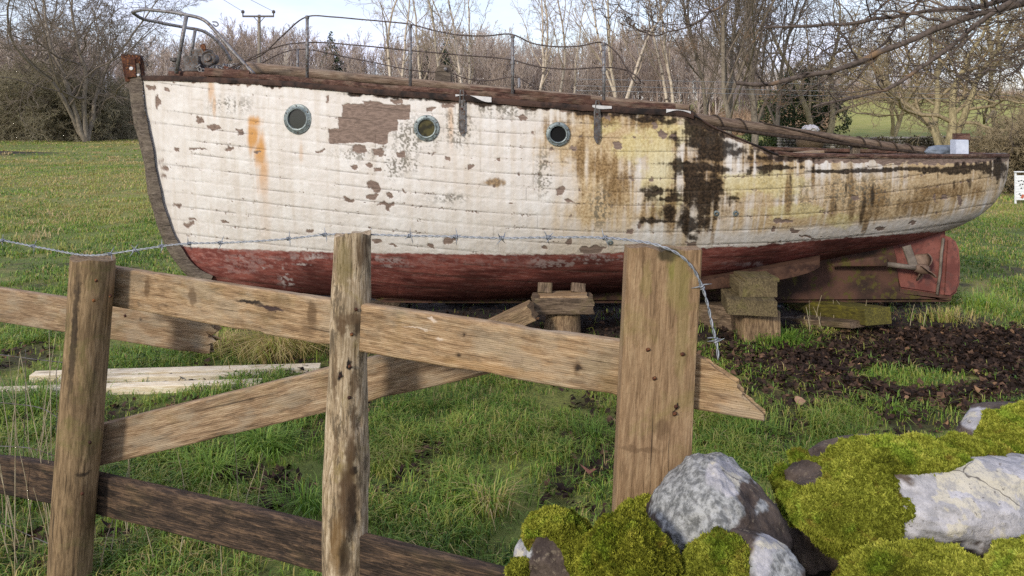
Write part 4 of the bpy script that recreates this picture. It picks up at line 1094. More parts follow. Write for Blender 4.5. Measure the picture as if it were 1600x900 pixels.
    # nails
    for (u, v, Y) in ((172, 461, 2.72), (546, 571, 2.37), (531, 586, 2.375), (1056, 634, 1.915), (1054, 645, 1.915), (706, 549, 2.4), (960, 536, 2.15), (195, 492, 3.1), (150, 437, 2.705), (146, 468, 2.705), (556, 482, 2.378), (549, 521, 2.378), (1012, 545, 1.918), (1022, 590, 1.918), (1066, 552, 1.918), (140, 690, 2.705), (545, 620, 2.378), (128, 770, 2.705)):
        tube_obj('nail', [(np.array([PX(u, v, Y), PX(u + 1, v + 3, Y - .004)]), .0055)], M_rust, fe, 6)
    return fe


def helix_strand(path, r=.0022, pitch=.05):
    d = np.concatenate([[0], np.cumsum(np.linalg.norm(np.diff(path, axis=0), axis=1))]); n = int(d[-1] / .006)
    s = np.linspace(0, d[-1], n); c = np.stack([np.interp(s, d, path[:, i]) for i in range(3)], 1)
    T = np.gradient(c, axis=0); T /= np.linalg.norm(T, axis=1)[:, None]
    n1 = np.cross(T, [0, 1, 0]); n1 /= np.linalg.norm(n1, axis=1)[:, None]; n2 = np.cross(T, n1); out = []
    for k in (0, math.pi):
        ph = s / pitch * 2 * math.pi + k
        out.append((c + r * (np.cos(ph)[:, None] * n1 + np.sin(ph)[:, None] * n2), r * .85))
    return out, c, T, d[-1]


def build_wires():
    w = empty('barbed_wire', PX(145, 401, 2.78), 'galvanised barbed wire strung over the post tops, its loose end hanging down', 'barbed wire')
    pts = [(-430, 340, 3.47), (-90, 362, 3.05), (0, 375, 2.95), (70, 388, 2.85), (142, 399, 2.76), (210, 391, 2.72), (280, 381.5, 2.68), (360, 379, 2.62), (440, 374, 2.56), (522, 366, 2.50), (565, 366, 2.47), (620, 368, 2.42), (700, 369.5, 2.34), (780, 372, 2.25), (860, 371, 2.16), (940, 371.5, 2.05), (990, 376, 1.96), (1030, 384, 1.905), (1058, 396, 1.90), (1080, 416, 1.905), (1096, 446, 1.91), (1104, 470, 1.91), (1113, 510, 1.90), (1121, 545, 1.89), (1122, 562, 1.89)]
    path = np.array([PX(*p) for p in spl(pts, 300) ]) if False else (lambda q: PX(q[:, 0], q[:, 1], q[:, 2]))(spl(np.array(pts) * np.array([1, 1, 300]), 400) / np.array([1, 1, 300]))
    st, c, T, L = helix_strand(path)
    tube_obj('strand', st, M_wire, w, 6)
    rng = np.random.default_rng(9)
    want = [5, 52, 172, 210, 253, 297, 345, 450, 508, 575, 640, 713, 785, 858, 945]
    U = c[:, 0] / c[:, 1] * F + 800; vv = VH + (CH - c[:, 2]) / c[:, 1] * F
    idxs = [int(np.argmin(np.abs(U - x))) for x in want] + [int(np.argmin(np.hypot(U - a, vv - b))) for a, b in ((1098, 449), (1119, 533))]
    for i in idxs:
        p = c[i]; t = T[i]; n1 = np.cross(t, rng.normal(0, 1, 3)); n1 /= np.linalg.norm(n1); n2 = np.cross(t, n1)
        ph = np.linspace(0, 2.5 * 2 * math.pi, 26)
        coil = p + t * np.linspace(-.007, .007, 26)[:, None] + .0052 * (np.cos(ph)[:, None] * n1 + np.sin(ph)[:, None] * n2)
        polys = [(coil, .0018)]
        for k, a in enumerate(rng.uniform(0, 6.28) + np.array([0, math.pi, 1.4, 1.4 + math.pi])):
            d = math.cos(a) * n1 + math.sin(a) * n2 + t * rng.uniform(-.35, .35); q = p + t * (-.006 + .004 * k)
            polys.append((np.array([q, q + d * .012, q + d * .026]), np.array([.0018, .0016, .0005])))
        tube_obj('barb', polys, M_wire, w, 5)
    s = empty('wire_netting', PX(40, 700, 2.95), 'thin slack strands of old wire netting behind the round brown post', 'wire')
    for p in ([(-60, 545, 3.0), (0, 554, 2.98), (60, 562, 2.96), (104, 567, 2.95)], [(-60, 695, 3.), (0, 697, 2.98), (50, 701, 2.95), (95, 716, 2.93)], [(-60, 628, 3), (20, 631, 3), (70, 640, 2.98), (98, 658, 2.95)], [(-40, 808, 2.9), (5, 819, 2.9), (45, 836, 2.9), (82, 852, 2.9)]):
        q = spl(np.array(p) * np.array([1, 1, 300.]), 30) / np.array([1, 1, 300.])
        tube_obj('strand', [(PX(q[:, 0], q[:, 1], q[:, 2]), .0018)], M_iron, s, 5)
    for (u0, v0, u1, v1) in ((40, 545, 36, 720), (88, 575, 86, 720)):
        tube_obj('strand', [(np.array([PX(u0, v0, 2.97), PX((u0 + u1) / 2 + 2, (v0 + v1) / 2, 2.965), PX(u1, v1, 2.96)]), .0012)], M_iron, s, 5)


# ------------------------------------------------------------------ props and timber round the boat
def build_blocks():
    r = prof_rect
    g = 'timber blocks propping the boat'

    def blk(name, A, B, w, h, mat, lab, seed, up=(0, 0, 1), nx=18, chip=.012, ends=(None, None), disp=.006, prof=None, taper=None):
        return tag(sweep(name, prof if prof is not None else r(w, h, .008, 3, 7), A, B, up, mat, None, nx, disp, 9, seed, ends, taper, None, chip), lab, 'timber', g)
    e = lambda z, y: .008 + .008 * np.sin(z * 5) * np.cos(y * 3)
    blk('stump_block', np.array([PX(877, 530, 6.0)[0], 6.0, -.03]), PX(881, 486, 6.0), .2, .2, M_stump, 'pale split log standing under the middle of the hull', 1, (0, -1, 0), 20, .02, prof=prof_round(.15, 22), taper=([0, 1], [1.05, .85]))
    blk('timber_block', PX(831, 474, 5.93), PX(926, 473, 5.95), .22, .125, M_block, 'thick grey beam with splits lying on the pale log', 2, ends=(e, e), nx=26)
    blk('timber_packer', PX(841, 462, 5.93), PX(917, 461, 5.95), .2, .032, M_rail, 'thin tan packing board on top of the split grey beam', 3, ends=(e, e))
    blk('timber_wedge', PX(851, 457.5, 6.0), PX(851.5, 442, 6.02), .11, .10, M_block, 'dark wedge under the hull above the log, nearer the bow', 4, (0, -1, 0), 8)
    blk('timber_wedge', PX(903, 457, 6.0), PX(904, 443, 6.02), .11, .10, M_block, 'dark wedge under the hull above the log, nearer the stern', 5, (0, -1, 0), 8)
    blk('timber_offcut', PX(752, 522, 5.75), PX(834, 484, 5.7), .2, .13, M_stump, 'thick timber offcut leaning at a slant behind the top rail', 6, ends=(None, e))
    blk('stump_block', np.array([PX(1184, 525, 5.9)[0], 5.9, -.03]), np.array([PX(1184, 525, 5.9)[0], 5.9, .238]), .22, .25, M_stump, 'square split log standing beneath the mossy block near the stern', 7, (0, -1, 0), 16, .012, prof=r(.285, .24, .02, 3, 7))
    blk('timber_block', np.array([1.83, 6.05, .296]), np.array([1.775, 5.68, .298]), .36, .115, M_block_moss, 'green mossy block lying on the square log near the stern', 8, nx=18)
    blk('timber_block', np.array([1.86, 6.06, .412]), np.array([1.855, 5.78, .412]), .285, .115, M_block_moss, 'dark block between two mossy blocks near the stern', 9, nx=18)
    blk('timber_packer', np.array([1.875, 6.05, .484]), np.array([1.885, 5.79, .480]), .26, .026, M_block_moss, 'thin mossy packing board topmost under the bilge runner', 10)
    blk('timber_block', PX(1090, 503, 6.5), PX(1160, 508, 6.1), .25, .33, M_block, 'big dark squared timber behind the square log near the stern', 11)
    blk('timber_beam', PX(1190, 468, 7.5), PX(1372, 494, 5.95), .24, .13, M_beam_yel, 'yellow mossy beam crossing under the keel near the rudder', 12, nx=40, ends=(None, None))
    blk('timber_beam', PX(1150, 492, 7.2), PX(1345, 506, 5.98), .24, .05, M_block, 'flat dark sleeper under the yellow mossy beam', 13, nx=30)
    # keel blocks hidden in the shade forward
    blk('timber_beam', np.array([-1.1, 6.1, .065]), np.array([-1.1, 7.2, .065]), .3, .13, M_block, 'dark beam under the forward end of the keel', 14)
    # crumpled sheet under the boat
    n, m = 90, 26
    X = np.linspace(-.6, 4.1, n)[:, None] + np.zeros((1, m)); Y = np.linspace(6.95, 7.6, m)[None, :] + np.zeros((n, 1)) + .1 * np.sin(X * 2)
    P = np.stack([X, Y, X * 0], -1); Z = .10 + .13 * fbm(P * 2.2, 3, 71) + .07 * np.abs(fbm(P * 7, 3, 72)); Z = Z * sstep(0, .12, (Y - 6.9)) + .01 + .2 * sstep(7.1, 7.6, Y) * sstep(2.2, 1.0, X)
    idx = np.arange(n * m).reshape(n, m); Q = np.stack([idx[:-1, :-1], idx[1:, :-1], idx[1:, 1:], idx[:-1, 1:]], -1).reshape(-1, 4)
    tag(world_obj('plastic_sheet', np.stack([X, Y, Z], -1), Q, None, None, M_tarp), 'crumpled dark blue plastic sheet on the ground behind the keel', 'sheet')
    # new boards on the grass
    g2 = 'new pale boards lying on the grass'
    bd = lambda A, B, w, h, lab, seed: tag(sweep('timber_board', r(w, h, .003, 3, 5), A, B, (0, 0, 1), M_new, None, 50, .0012, 5, seed), lab, 'board', g2)
    bd(PX(51, 590, 4.92), PX(500, 577, 5.2), .095, .058, 'new pale board on the grass, back one of three', 1)
    bd(PX(93, 596.5, 4.83), PX(405, 588, 5.05), .05, .05, 'short new pale board tight against the back board', 2)
    bd(PX(-60, 617, 4.66), PX(408, 602, 4.86), .09, .06, 'new pale board on the grass, front one of three', 3)
    tag(sweep('fallen_plank', r(.12, .03, .004, 3, 5), PX(20, 882, 2.95), PX(110, 900, 2.85), (0, -.3, 1), M_rail_old, None, 16, .003, 7, 9), 'brown plank end on the ground at the foot of the round brown post', 'board')
    # white slatted board at the right edge
    s = empty('white_board', GP(1600, 318), 'white slatted board with black marks standing on the grass beyond the stern', 'sign')
    Y = GP(1600, 318)[1]
    for k in range(9):
        v0 = 274 + k * 4.3
        box_part('slat', PX(1607, v0 + 2.1, Y), (.50, .02, .053), M_whitepaint, s, None, .004)
    box_part('cap', PX(1606, 268.5, Y), (.54, .05, .02), M_whitepaint, s)
    for dx in (-.24, .24):
        box_part('leg', np.array(PX(1607, 295, Y)) + np.array([dx, .03, 0]), (.03, .03, .66), M_whitepaint, s)
    rng = np.random.default_rng(2)
    for (u, v) in ((1592, 283), (1596, 282), (1600, 284), (1594, 289), (1598, 288), (1603, 289), (1596, 294), (1601, 293), (1593, 303), (1595, 305.5)):
        box_part('mark', PX(u, v, Y - .013), (.035, .004, .02), M_mark, s, Matrix.Rotation(rng.uniform(-.7, .7), 3, 'Y'), .001)
    box_part('orange_strip', PX(1598, 307, Y - .02), (.05, .01, .08), M_orange, s, Matrix.Rotation(.5, 3, 'Y'))


# ------------------------------------------------------------------ mossy boulders of the wall
def build_stones():
    mm = NT('moss'); mc_ = mm.obj()
    mcol = mm.ramp(mm.attr('tint'), [(0, (.030, .034, .004)), (.3, (.105, .118, .010)), (.6, (.245, .265, .034)), (.85, (.37, .375, .058)), (1, (.47, .45, .10))])
    mcol = mm.mix(mm.math('MULTIPLY', mm.sm(mm.noise(mc_, 11, 4, .6), .50, .64), .6), mcol, (.5, .85, .5), 'MULTIPLY')
    mcol = mm.mix(mm.math('MULTIPLY', mm.sm(mm.noise(mm.mapv(mc_, (1, 1, 1.7), True), 14, 5, .65), .56, .68), .55), mcol, (.16, .095, .022))
    oi = mm.n('ShaderNodeObjectInfo'); mcol = mm.mix(mm.math('MULTIPLY', oi.outputs['Random'], .55), mcol, (1.0, .86, .55), 'MULTIPLY')
    M_moss = mm.fin(mcol, .85); mm.b.inputs['Specular IOR Level'].default_value = .12
    w = NT('lichen_stone'); c = w.mapv(w.obj(), (1, 1, 1), True)
    n1 = w.noise(c, 16, 6, .7); n2 = w.noise(c, 60, 5, .7); n3 = w.noise(c, 7, 4, .6)
    base = w.mix(w.sm(n1, .35, .65), (.035, .024, .019), (.105, .078, .060))
    base = w.mix(w.math('MULTIPLY', w.sm(n2, .56, .64), .6), base, (.20, .16, .11))
    gr = w.mix(w.sm(n2, .36, .64), (.12, .122, .116), (.37, .37, .35))
    gr = w.mix(w.math('MULTIPLY', w.sm(w.vor(c, 45), .35, .15), .45), gr, (.09, .085, .08))
    wh = w.mix(w.sm(n1, .35, .65), (.27, .262, .262), (.47, .45, .445))
    wh = w.mix(w.math('MULTIPLY', w.sm(n3, .55, .575), .8), wh, (.50, .455, .34))
    wh = w.mix(w.math('MULTIPLY', w.sm(w.noise(c, 38, 6, .75), .48, .60), .6), wh, (.24, .235, .24))
    wh = w.mix(w.math('MULTIPLY', w.sm(n2, .62, .68), .8), wh, (.10, .085, .075))
    ed = w.n('ShaderNodeTexVoronoi', feature='DISTANCE_TO_EDGE'); 
    dn = w.n('ShaderNodeTexNoise'); w.l(c, dn.inputs['Vector']); dn.inputs['Scale'].default_value = 14
    av = w.n('ShaderNodeVectorMath', operation='MULTIPLY_ADD'); w.l(dn.outputs['Color'], av.inputs[0]); av.inputs[1].default_value = (.12, .12, .12); w.l(c, av.inputs[2])
    w.l(av.outputs[0], ed.inputs['Vector']); ed.inputs['Scale'].default_value = 4.2
    crk = w.math('MULTIPLY', w.math('MULTIPLY', w.sm(ed.outputs['Distance'], .014, .003), w.sm(n3, .50, .60)), .8)
    wh = w.mix(crk, wh, (.06, .05, .045))
    col = w.mix(w.attr('grey'), base, gr); col = w.mix(w.attr('white'), col, wh)
    w.bump(w.math('ADD', n1, w.math('MULTIPLY', n2, .6)), .7, .012)
    M_stone = w.fin(col, .88)
    g = 'stones of the mossy wall'

    def stone(lab, u, v, Y, hw, hh, dr, seed, grey=(), white=(), moss=None, peak=0., nspike=14000, sub=5, name='boulder', tilt=0., squash=.85, flat=.1):
        rng = np.random.default_rng(seed); V, T = ICO(sub); nspike = int(nspike * 2.0)
        c = PX(u, v, Y); a = hw * Y / F; b = hh * Y / F
        D = V.copy()
        for k in range(9):                                            # broken faces
            n = rng.normal(0, 1, 3); n /= np.linalg.norm(n); d0 = rng.uniform(.72, .93)
            ex = np.maximum(0, D @ n - d0); D = D - ex[:, None] * n * squash
        D = D * (1 + .16 * fbm(V * 1.6 + seed, 3, seed) + .05 * fbm(V * 5 + seed, 3, seed + 1) + .018 * fbm(V * 18, 2, seed + 2))[:, None]
        if peak: D[:, 0] *= 1 - peak * np.clip(D[:, 2], -.2, 1)
        S = np.array([a, dr, b])
        P = D * S
        if tilt:
            ct, sn = math.cos(tilt), math.sin(tilt); P = np.stack([P[:, 0] * ct - P[:, 2] * sn, P[:, 1], P[:, 0] * sn + P[:, 2] * ct], 1)
        P = P + c
        pu = 800 + F * P[:, 0] / P[:, 1]; pv = VH + (CH - P[:, 2]) / P[:, 1] * F
        n1 = fbm(P * 26, 4, seed + 5); n2 = fbm(P * 70, 2, seed + 6)
        W = .30 * n1 + .12 * n2
        mk = lambda lst: sstep(-.03, .10, ell(pu, pv, lst, W * 1.6)) if lst else np.zeros(len(P))
        st = empty(name, (c[0], c[1], P[:, 2].min()), lab, 'stone', g)
        world_obj('stone', P, None, T, None, M_stone, st, True, {'grey': mk(grey), 'white': mk(white)})
        if moss is not None:
            inc, exc = moss
            f = ell(pu, pv, inc, W * .8)
            if exc: f = np.minimum(f, -ell(pu, pv, exc, W * .8))
            me = st.children[0].data; N = np.zeros((len(P), 3), np.float32); me.vertex_normals.foreach_get('vector', N.ravel()) if False else None
            tri = P[T]; fn = np.cross(tri[:, 1] - tri[:, 0], tri[:, 2] - tri[:, 0])
            N = np.zeros((len(P), 3))
            for k in range(3): np.add.at(N, T[:, k], fn)
            N /= np.linalg.norm(N, axis=1)[:, None] + 1e-12
            th = sstep(0, .28, f); bump = .5 + .5 * fbm(P * 34, 3, seed + 8)
            PM = P + N * (th * (.010 + .016 * bump + .007 * fbm(P * 75, 2, seed + 19)) + .008 * fbm(P * 90, 2, seed + 9) * th)[:, None] - N * (.006 * (f < .02))[:, None]
            keep = (f[T] > -.02).any(1); Tm = T[keep]
            used = np.unique(Tm); mp = -np.ones(len(P), int); mp[used] = np.arange(len(used))
            V1 = PM[used]; T1 = mp[Tm]; tint1 = np.clip(.10 + .30 * bump[used], 0, .45)
            # little leafy shoots over the cushion
            tri = PM[Tm]; ar = np.linalg.norm(np.cross(tri[:, 1] - tri[:, 0], tri[:, 2] - tri[:, 0]), axis=1); fw = np.clip(f[Tm].mean(1) * 5, 0, 1) * (N[Tm[:, 0], 1] < .45)
            pr = ar * fw; pr /= pr.sum(); k = rng.choice(len(Tm), nspike, p=pr)
            r1 = np.sqrt(rng.uniform(0, 1, nspike)); r2 = rng.uniform(0, 1, nspike); ba = np.stack([1 - r1, r1 * (1 - r2), r1 * r2], 1)
            base_ = (tri[k] * ba[:, :, None]).sum(1); nn = N[Tm[k, 0]]
            cl = fbm(base_ * 95, 2, seed + 11); dirv = nn + rng.normal(0, .55, (nspike, 3)) + np.array([0, -.1, .15]); dirv /= np.linalg.norm(dirv, axis=1)[:, None]
            ln = rng.uniform(.004, .0095, nspike) * (1 + .5 * cl); side = np.cross(dirv, rng.normal(0, 1, (nspike, 3))); side /= np.linalg.norm(side, axis=1)[:, None]
            wd = rng.uniform(.0014, .0026, nspike)[:, None]
            b0 = base_ - dirv * .003
            q = np.stack([b0 - side * wd, b0 + side * wd, b0 + dirv * ln[:, None] * .6 + side * wd * 1.15, b0 + dirv * ln[:, None] * .6 - side * wd * 1.15, b0 + dirv * ln[:, None] + rng.normal(0, .002, (nspike, 3))], 1)
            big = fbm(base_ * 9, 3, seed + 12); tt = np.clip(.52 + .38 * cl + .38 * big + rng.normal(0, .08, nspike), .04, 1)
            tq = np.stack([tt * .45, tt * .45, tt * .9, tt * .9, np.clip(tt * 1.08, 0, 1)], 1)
            o5 = len(V1) + np.arange(nspike)[:, None] * 5
            world_obj('moss', np.concatenate([V1, q.reshape(-1, 3)]), o5 + np.array([0, 1, 2, 3]), np.concatenate([T1, o5 + np.array([3, 2, 4])]), None, M_moss, st, False, {'tint': np.concatenate([tint1, tq.ravel()])})
        return st
    stone('grey and white lichened boulder with a pointed top beside the plank post', 1116, 806, 1.80, 102, 99, .16, 3, [(1080, 785, 66, 80), (1112, 730, 60, 45), (1110, 800, 55, 40), (1190, 790, 10, 12)], [(1130, 742, 30, 24), (1143, 760, 14, 16)], None, .46, sub=6, squash=.6)
    stone('mossy stone with a bare brown patch and white edge, leftmost of the wall', 866, 880, 1.95, 62, 66, .10, 5, [(818, 862, 14, 24)], [(814, 866, 10, 20)], ([(885, 835, 75, 50), (925, 880, 40, 50), (820, 890, 20, 22)], [(852, 880, 26, 40)]), 0, 16000)
    stone('round cushion shaped stone wholly covered in yellow green moss', 984, 898, 1.62, 66, 66, .11, 7, (), (), ([(985, 870, 100, 90)], []), 0, 24000, squash=.25)
    stone('small mossy stone tucked behind the round mossy cushion', 1008, 818, 1.88, 32, 22, .07, 9, (), (), ([(1010, 800, 60, 40)], []), 0, 6000)
    stone('stone half mossy half pale lichen at the foot of the pointed boulder', 1162, 908, 1.60, 98, 76, .12, 11, [(1215, 880, 45, 50)], [(1205, 846, 26, 14), (1190, 872, 14, 40)], ([(1115, 880, 66, 56)], [(1212, 880, 40, 66)]), 0, 14000)
    stone('biggest stone, left half thick moss and right half white lichen', 1468, 786, 1.90, 236, 100, .22, 13, [(1480, 760, 60, 50), (1420, 840, 40, 30)], [(1530, 775, 150, 90), (1415, 800, 32, 60)],
          ([(1310, 800, 125, 90), (1230, 735, 45, 40), (1400, 715, 120, 30), (1520, 700, 80, 14), (1330, 870, 90, 40)], [(1256, 742, 30, 22)]), -.34, 56000, 6, tilt=-.02, squash=.6)
    stone('mossy stone with a white lichened end behind the biggest stone', 1585, 684, 2.2, 88, 48, .16, 17, (), [(1522, 654, 26, 18)], ([(1600, 672, 80, 40)], [(1518, 655, 16, 18)]), 0, 12000)
    stone('low mossy stone along the bottom under the biggest stone', 1430, 918, 1.62, 112, 44, .12, 19, (), (), ([(1415, 895, 140, 50)], []), 0, 15000)
    stone('mossy stone in the corner under the white lichen', 1610, 905, 1.6, 62, 44, .12, 21, (), (), ([(1610, 890, 70, 50)], []), 0, 8000)
    stone('dark bare stone deep in the gap beside the half mossy stone', 1265, 850, 1.95, 60, 75, .12, 23, (), (), None, 0)
    stone('dark bare stone in the gap under the pointed boulder', 1065, 860, 1.88, 60, 40, .1, 25, (), (), ([(1050, 850, 40, 30)], []), 0, 4000)
    # the bank of earth and small stones the wall stands on
    n, m = 80, 50
    X = np.linspace(-.25, 2.9, n)[:, None] + np.zeros((1, m)); Y = np.linspace(1.2, 2.75, m)[None] + np.zeros((n, 1)); P = np.stack([X, Y, X * 0], -1)
    Z = .66 * sstep(1.25, 1.6, Y) * sstep(2.65, 2.1, Y) * sstep(-.2, .35, X) + .05 * fbm(P * 5, 3, 81) - .06
    idx = np.arange(n * m).reshape(n, m); Q = np.stack([idx[:-1, :-1], idx[1:, :-1], idx[1:, 1:], idx[:-1, 1:]], -1).reshape(-1, 4)
    tag(world_obj('ground_bank', np.stack([X, Y, Z], -1), Q, None, None, simple('bank_soil', (.008, .007, .004), (.03, .03, .012), 14, .95, 0, .8), None, True, origin=(0, 0, 0)), kind='structure')
    # one curled leaf on the moss
    p = PX(1445, 872, 1.66); V, T = leaf_mesh(p[None], np.array([.03]), np.random.default_rng(4), 1.2)
    V2 = V + np.array([0, .0015, 0]); tag(world_obj('fallen_leaf', np.concatenate([V, V2]), None, np.concatenate([T, T[:, ::-1] + len(V)]), None, simple('pale_leaf', (.28, .2, .14), (.4, .3, .22), 30, .7), None, False), 'pale curled dead leaf caught in moss below the white lichen', 'leaf', 'big single leaves lying on the grass')


# ------------------------------------------------------------------ trees
def grow(rng, S, D, L, R, N, wig, up, taper=.75):
    M = len(S); D = D / (np.linalg.norm(D, axis=1, keepdims=True) + 1e-9); P = [S]; d = D
    for k in range(N - 1):
        d = d + rng.normal(0, wig, (M, 3)) + np.array([0, 0, up]); d /= np.linalg.norm(d, axis=1, keepdims=True)
        P.append(P[-1] + d * (L / (N - 1))[:, None])
    return np.stack(P, 1), R[:, None] * (1 - taper * np.linspace(0, 1, N)[None] ** .9)


def spawn(rng, P, R, L, n, t0, t1, ang, asd, lr, rr, bias=(0, 0, 0)):
    M, N = P.shape[:2]
    t = (np.arange(n)[None] + rng.uniform(0, 1, (M, n))) / n; t = t0 + (t1 - t0) * t
    f = t * (N - 1); i = np.clip(f.astype(int), 0, N - 2); w = (f - i)[..., None]; m = np.arange(M)[:, None]
    S = P[m, i] * (1 - w) + P[m, i + 1] * w; T = P[m, i + 1] - P[m, i]; T /= np.linalg.norm(T, axis=2, keepdims=True) + 1e-9
    rad = R[m, i] * (1 - w[..., 0]) + R[m, i + 1] * w[..., 0]
    q = rng.normal(0, 1, (M, n, 3)); q -= (q * T).sum(2, keepdims=True) * T; q /= np.linalg.norm(q, axis=2, keepdims=True) + 1e-9
    a = np.radians(rng.normal(ang, asd, (M, n)))[..., None]
    D = np.cos(a) * T + np.sin(a) * q + np.array(bias)
    ln = L[:, None] * lr * (1.15 - .6 * t) * rng.uniform(.65, 1.25, (M, n))
    return S.reshape(-1, 3), D.reshape(-1, 3), ln.ravel(), (rad * rr * rng.uniform(.8, 1.1, (M, n))).ravel()


STY = {
    # levels: (children, t0, t1, angle, sd, length ratio, radius ratio, points, wiggle, up)
    'birch': [(8, .30, .98, 36, 9, .36, .55, 8, .15, .10), (6, .25, 1, 38, 12, .45, .55, 6, .2, .06), (4, .2, 1, 42, 14, .45, .6, 5, .22, .03), (3, .2, 1, 40, 14, .5, .7, 4, .2, .0)],
    'upright': [(14, .08, .95, 30, 9, .62, .55, 8, .10, .10), (9, .12, 1, 34, 12, .45, .55, 6, .14, .06), (8, .15, 1, 38, 14, .45, .6, 5, .16, .03), (4, .2, 1, 40, 14, .5, .7, 4, .18, .0)],
    'oak': [(9, .18, 1, 60, 14, .80, .62, 9, .26, .05), (7, .15, 1, 48, 14, .48, .6, 7, .26, .04), (7, .15, 1, 46, 16, .48, .62, 6, .26, .02), (5, .1, 1, 44, 16, .5, .7, 5, .26, .0)],
    'thorn': [(10, .05, 1, 55, 16, .75, .6, 7, .28, .02), (9, .1, 1, 50, 18, .55, .6, 6, .3, .0), (8, .1, 1, 50, 18, .5, .65, 5, .3, -.02), (4, .1, 1, 50, 18, .55, .75, 4, .3, -.02)],
}


def tree(name, lab, cat, base, H, r0, style, seed, mats, stems=1, lean=(0, 0), group=None, rmin=.004, spread=.5, levels=4, wig0=.09):
    rng = np.random.default_rng(seed); base = np.array(base, float); base[2] = float(gz(base[0], base[1])) - .1
    tr = empty(name, base, lab, cat, group)
    az = rng.uniform(0, 6.28) + np.arange(stems) * 2 * math.pi / max(stems, 1); sp = spread if stems > 1 else 0
    D = np.stack([np.cos(az) * sp + lean[0], np.sin(az) * sp + lean[1], np.ones(stems)], 1)
    L = H * rng.uniform(.85, 1.05, stems); R = r0 * rng.uniform(.75, 1.0, stems)
    P, RR = grow(rng, np.tile(base, (stems, 1)), D, L, R, 14, wig0, .05, .82)
    tp = [(P[i], np.maximum(RR[i], rmin)) for i in range(stems)]; V, Q, _ = tubes(tp, 9)
    world_obj('trunk', V, Q, None, None, mats[0], tr)
    Vs, Qs, off = [], [], 0
    cp, cr, cl = P, RR, L
    for k, (n, t0, t1, an, sd, lr, rr, N, wg, up) in enumerate(STY[style][:levels]):
        S, D, ln, rad = spawn(rng, cp, cr, cl, n, t0, t1, an, sd, lr, rr)
        cp, cr = grow(rng, S, D, ln, rad, N, wg, up, .7); cl = ln
        V, Q = tube_arr(cp, np.maximum(cr, rmin), 5 if k == 0 else 3); Vs.append(V); Qs.append(Q + off); off += len(V)
    world_obj('crown', np.concatenate(Vs), np.concatenate(Qs), None, None, mats[1], tr)
    return tr


def leafy(name, lab, cat, base, blobs, n, size, mat, trunk_mat, seed, group=None, trunk_r=.15):
    """evergreen: leaf-sized faces spread through uneven lobes, round a trunk"""
    rng = np.random.default_rng(seed); base = np.array(base, float); base[2] = float(gz(base[0], base[1])) - .05
    tr = empty(name, base, lab, cat, group); top_ = max(b[2] for b in blobs)
    sweep('trunk', prof_round(trunk_r, 10), base, base + np.array([0, 0, top_ * .9]), (0, 1, 0), trunk_mat, tr, 10, .02, 3, seed, taper=([0, 1], [1, .3]))
    pos = []
    vol = np.array([b[3] * b[4] * b[5] for b in blobs]); cnt = (n * vol ** .67 / (vol ** .67).sum()).astype(int)
    for b, c in zip(blobs, cnt):
        d = rng.normal(0, 1, (c, 3)); d /= np.linalg.norm(d, axis=1)[:, None]; rr = rng.uniform(.35, 1, c) ** .45
        rr *= 1 + .3 * fbm(d * 2.2 + seed, 2, seed)
        pos.append(base + np.array(b[:3]) + d * rr[:, None] * np.array(b[3:]))
    pos = np.concatenate(pos); pos = pos[fbm(pos * 1.3 / max(.6, trunk_r * 4), 2, seed + 3) > -.22]
    V, T = leaf_mesh(pos, rng.uniform(.6, 1.3, len(pos)) * size, rng, 1.2)
    tint = np.clip(.5 + .5 * fbm(pos * 1.1, 3, seed + 4) + rng.normal(0, .16, len(pos)), 0, 1)
    world_obj('crown', V, None, T, None, mat, tr, False, {'tint': np.repeat(tint, 9)})
    return tr


def at(u, Y):
    return np.array([(u - 800) / F * Y, Y, 0.])


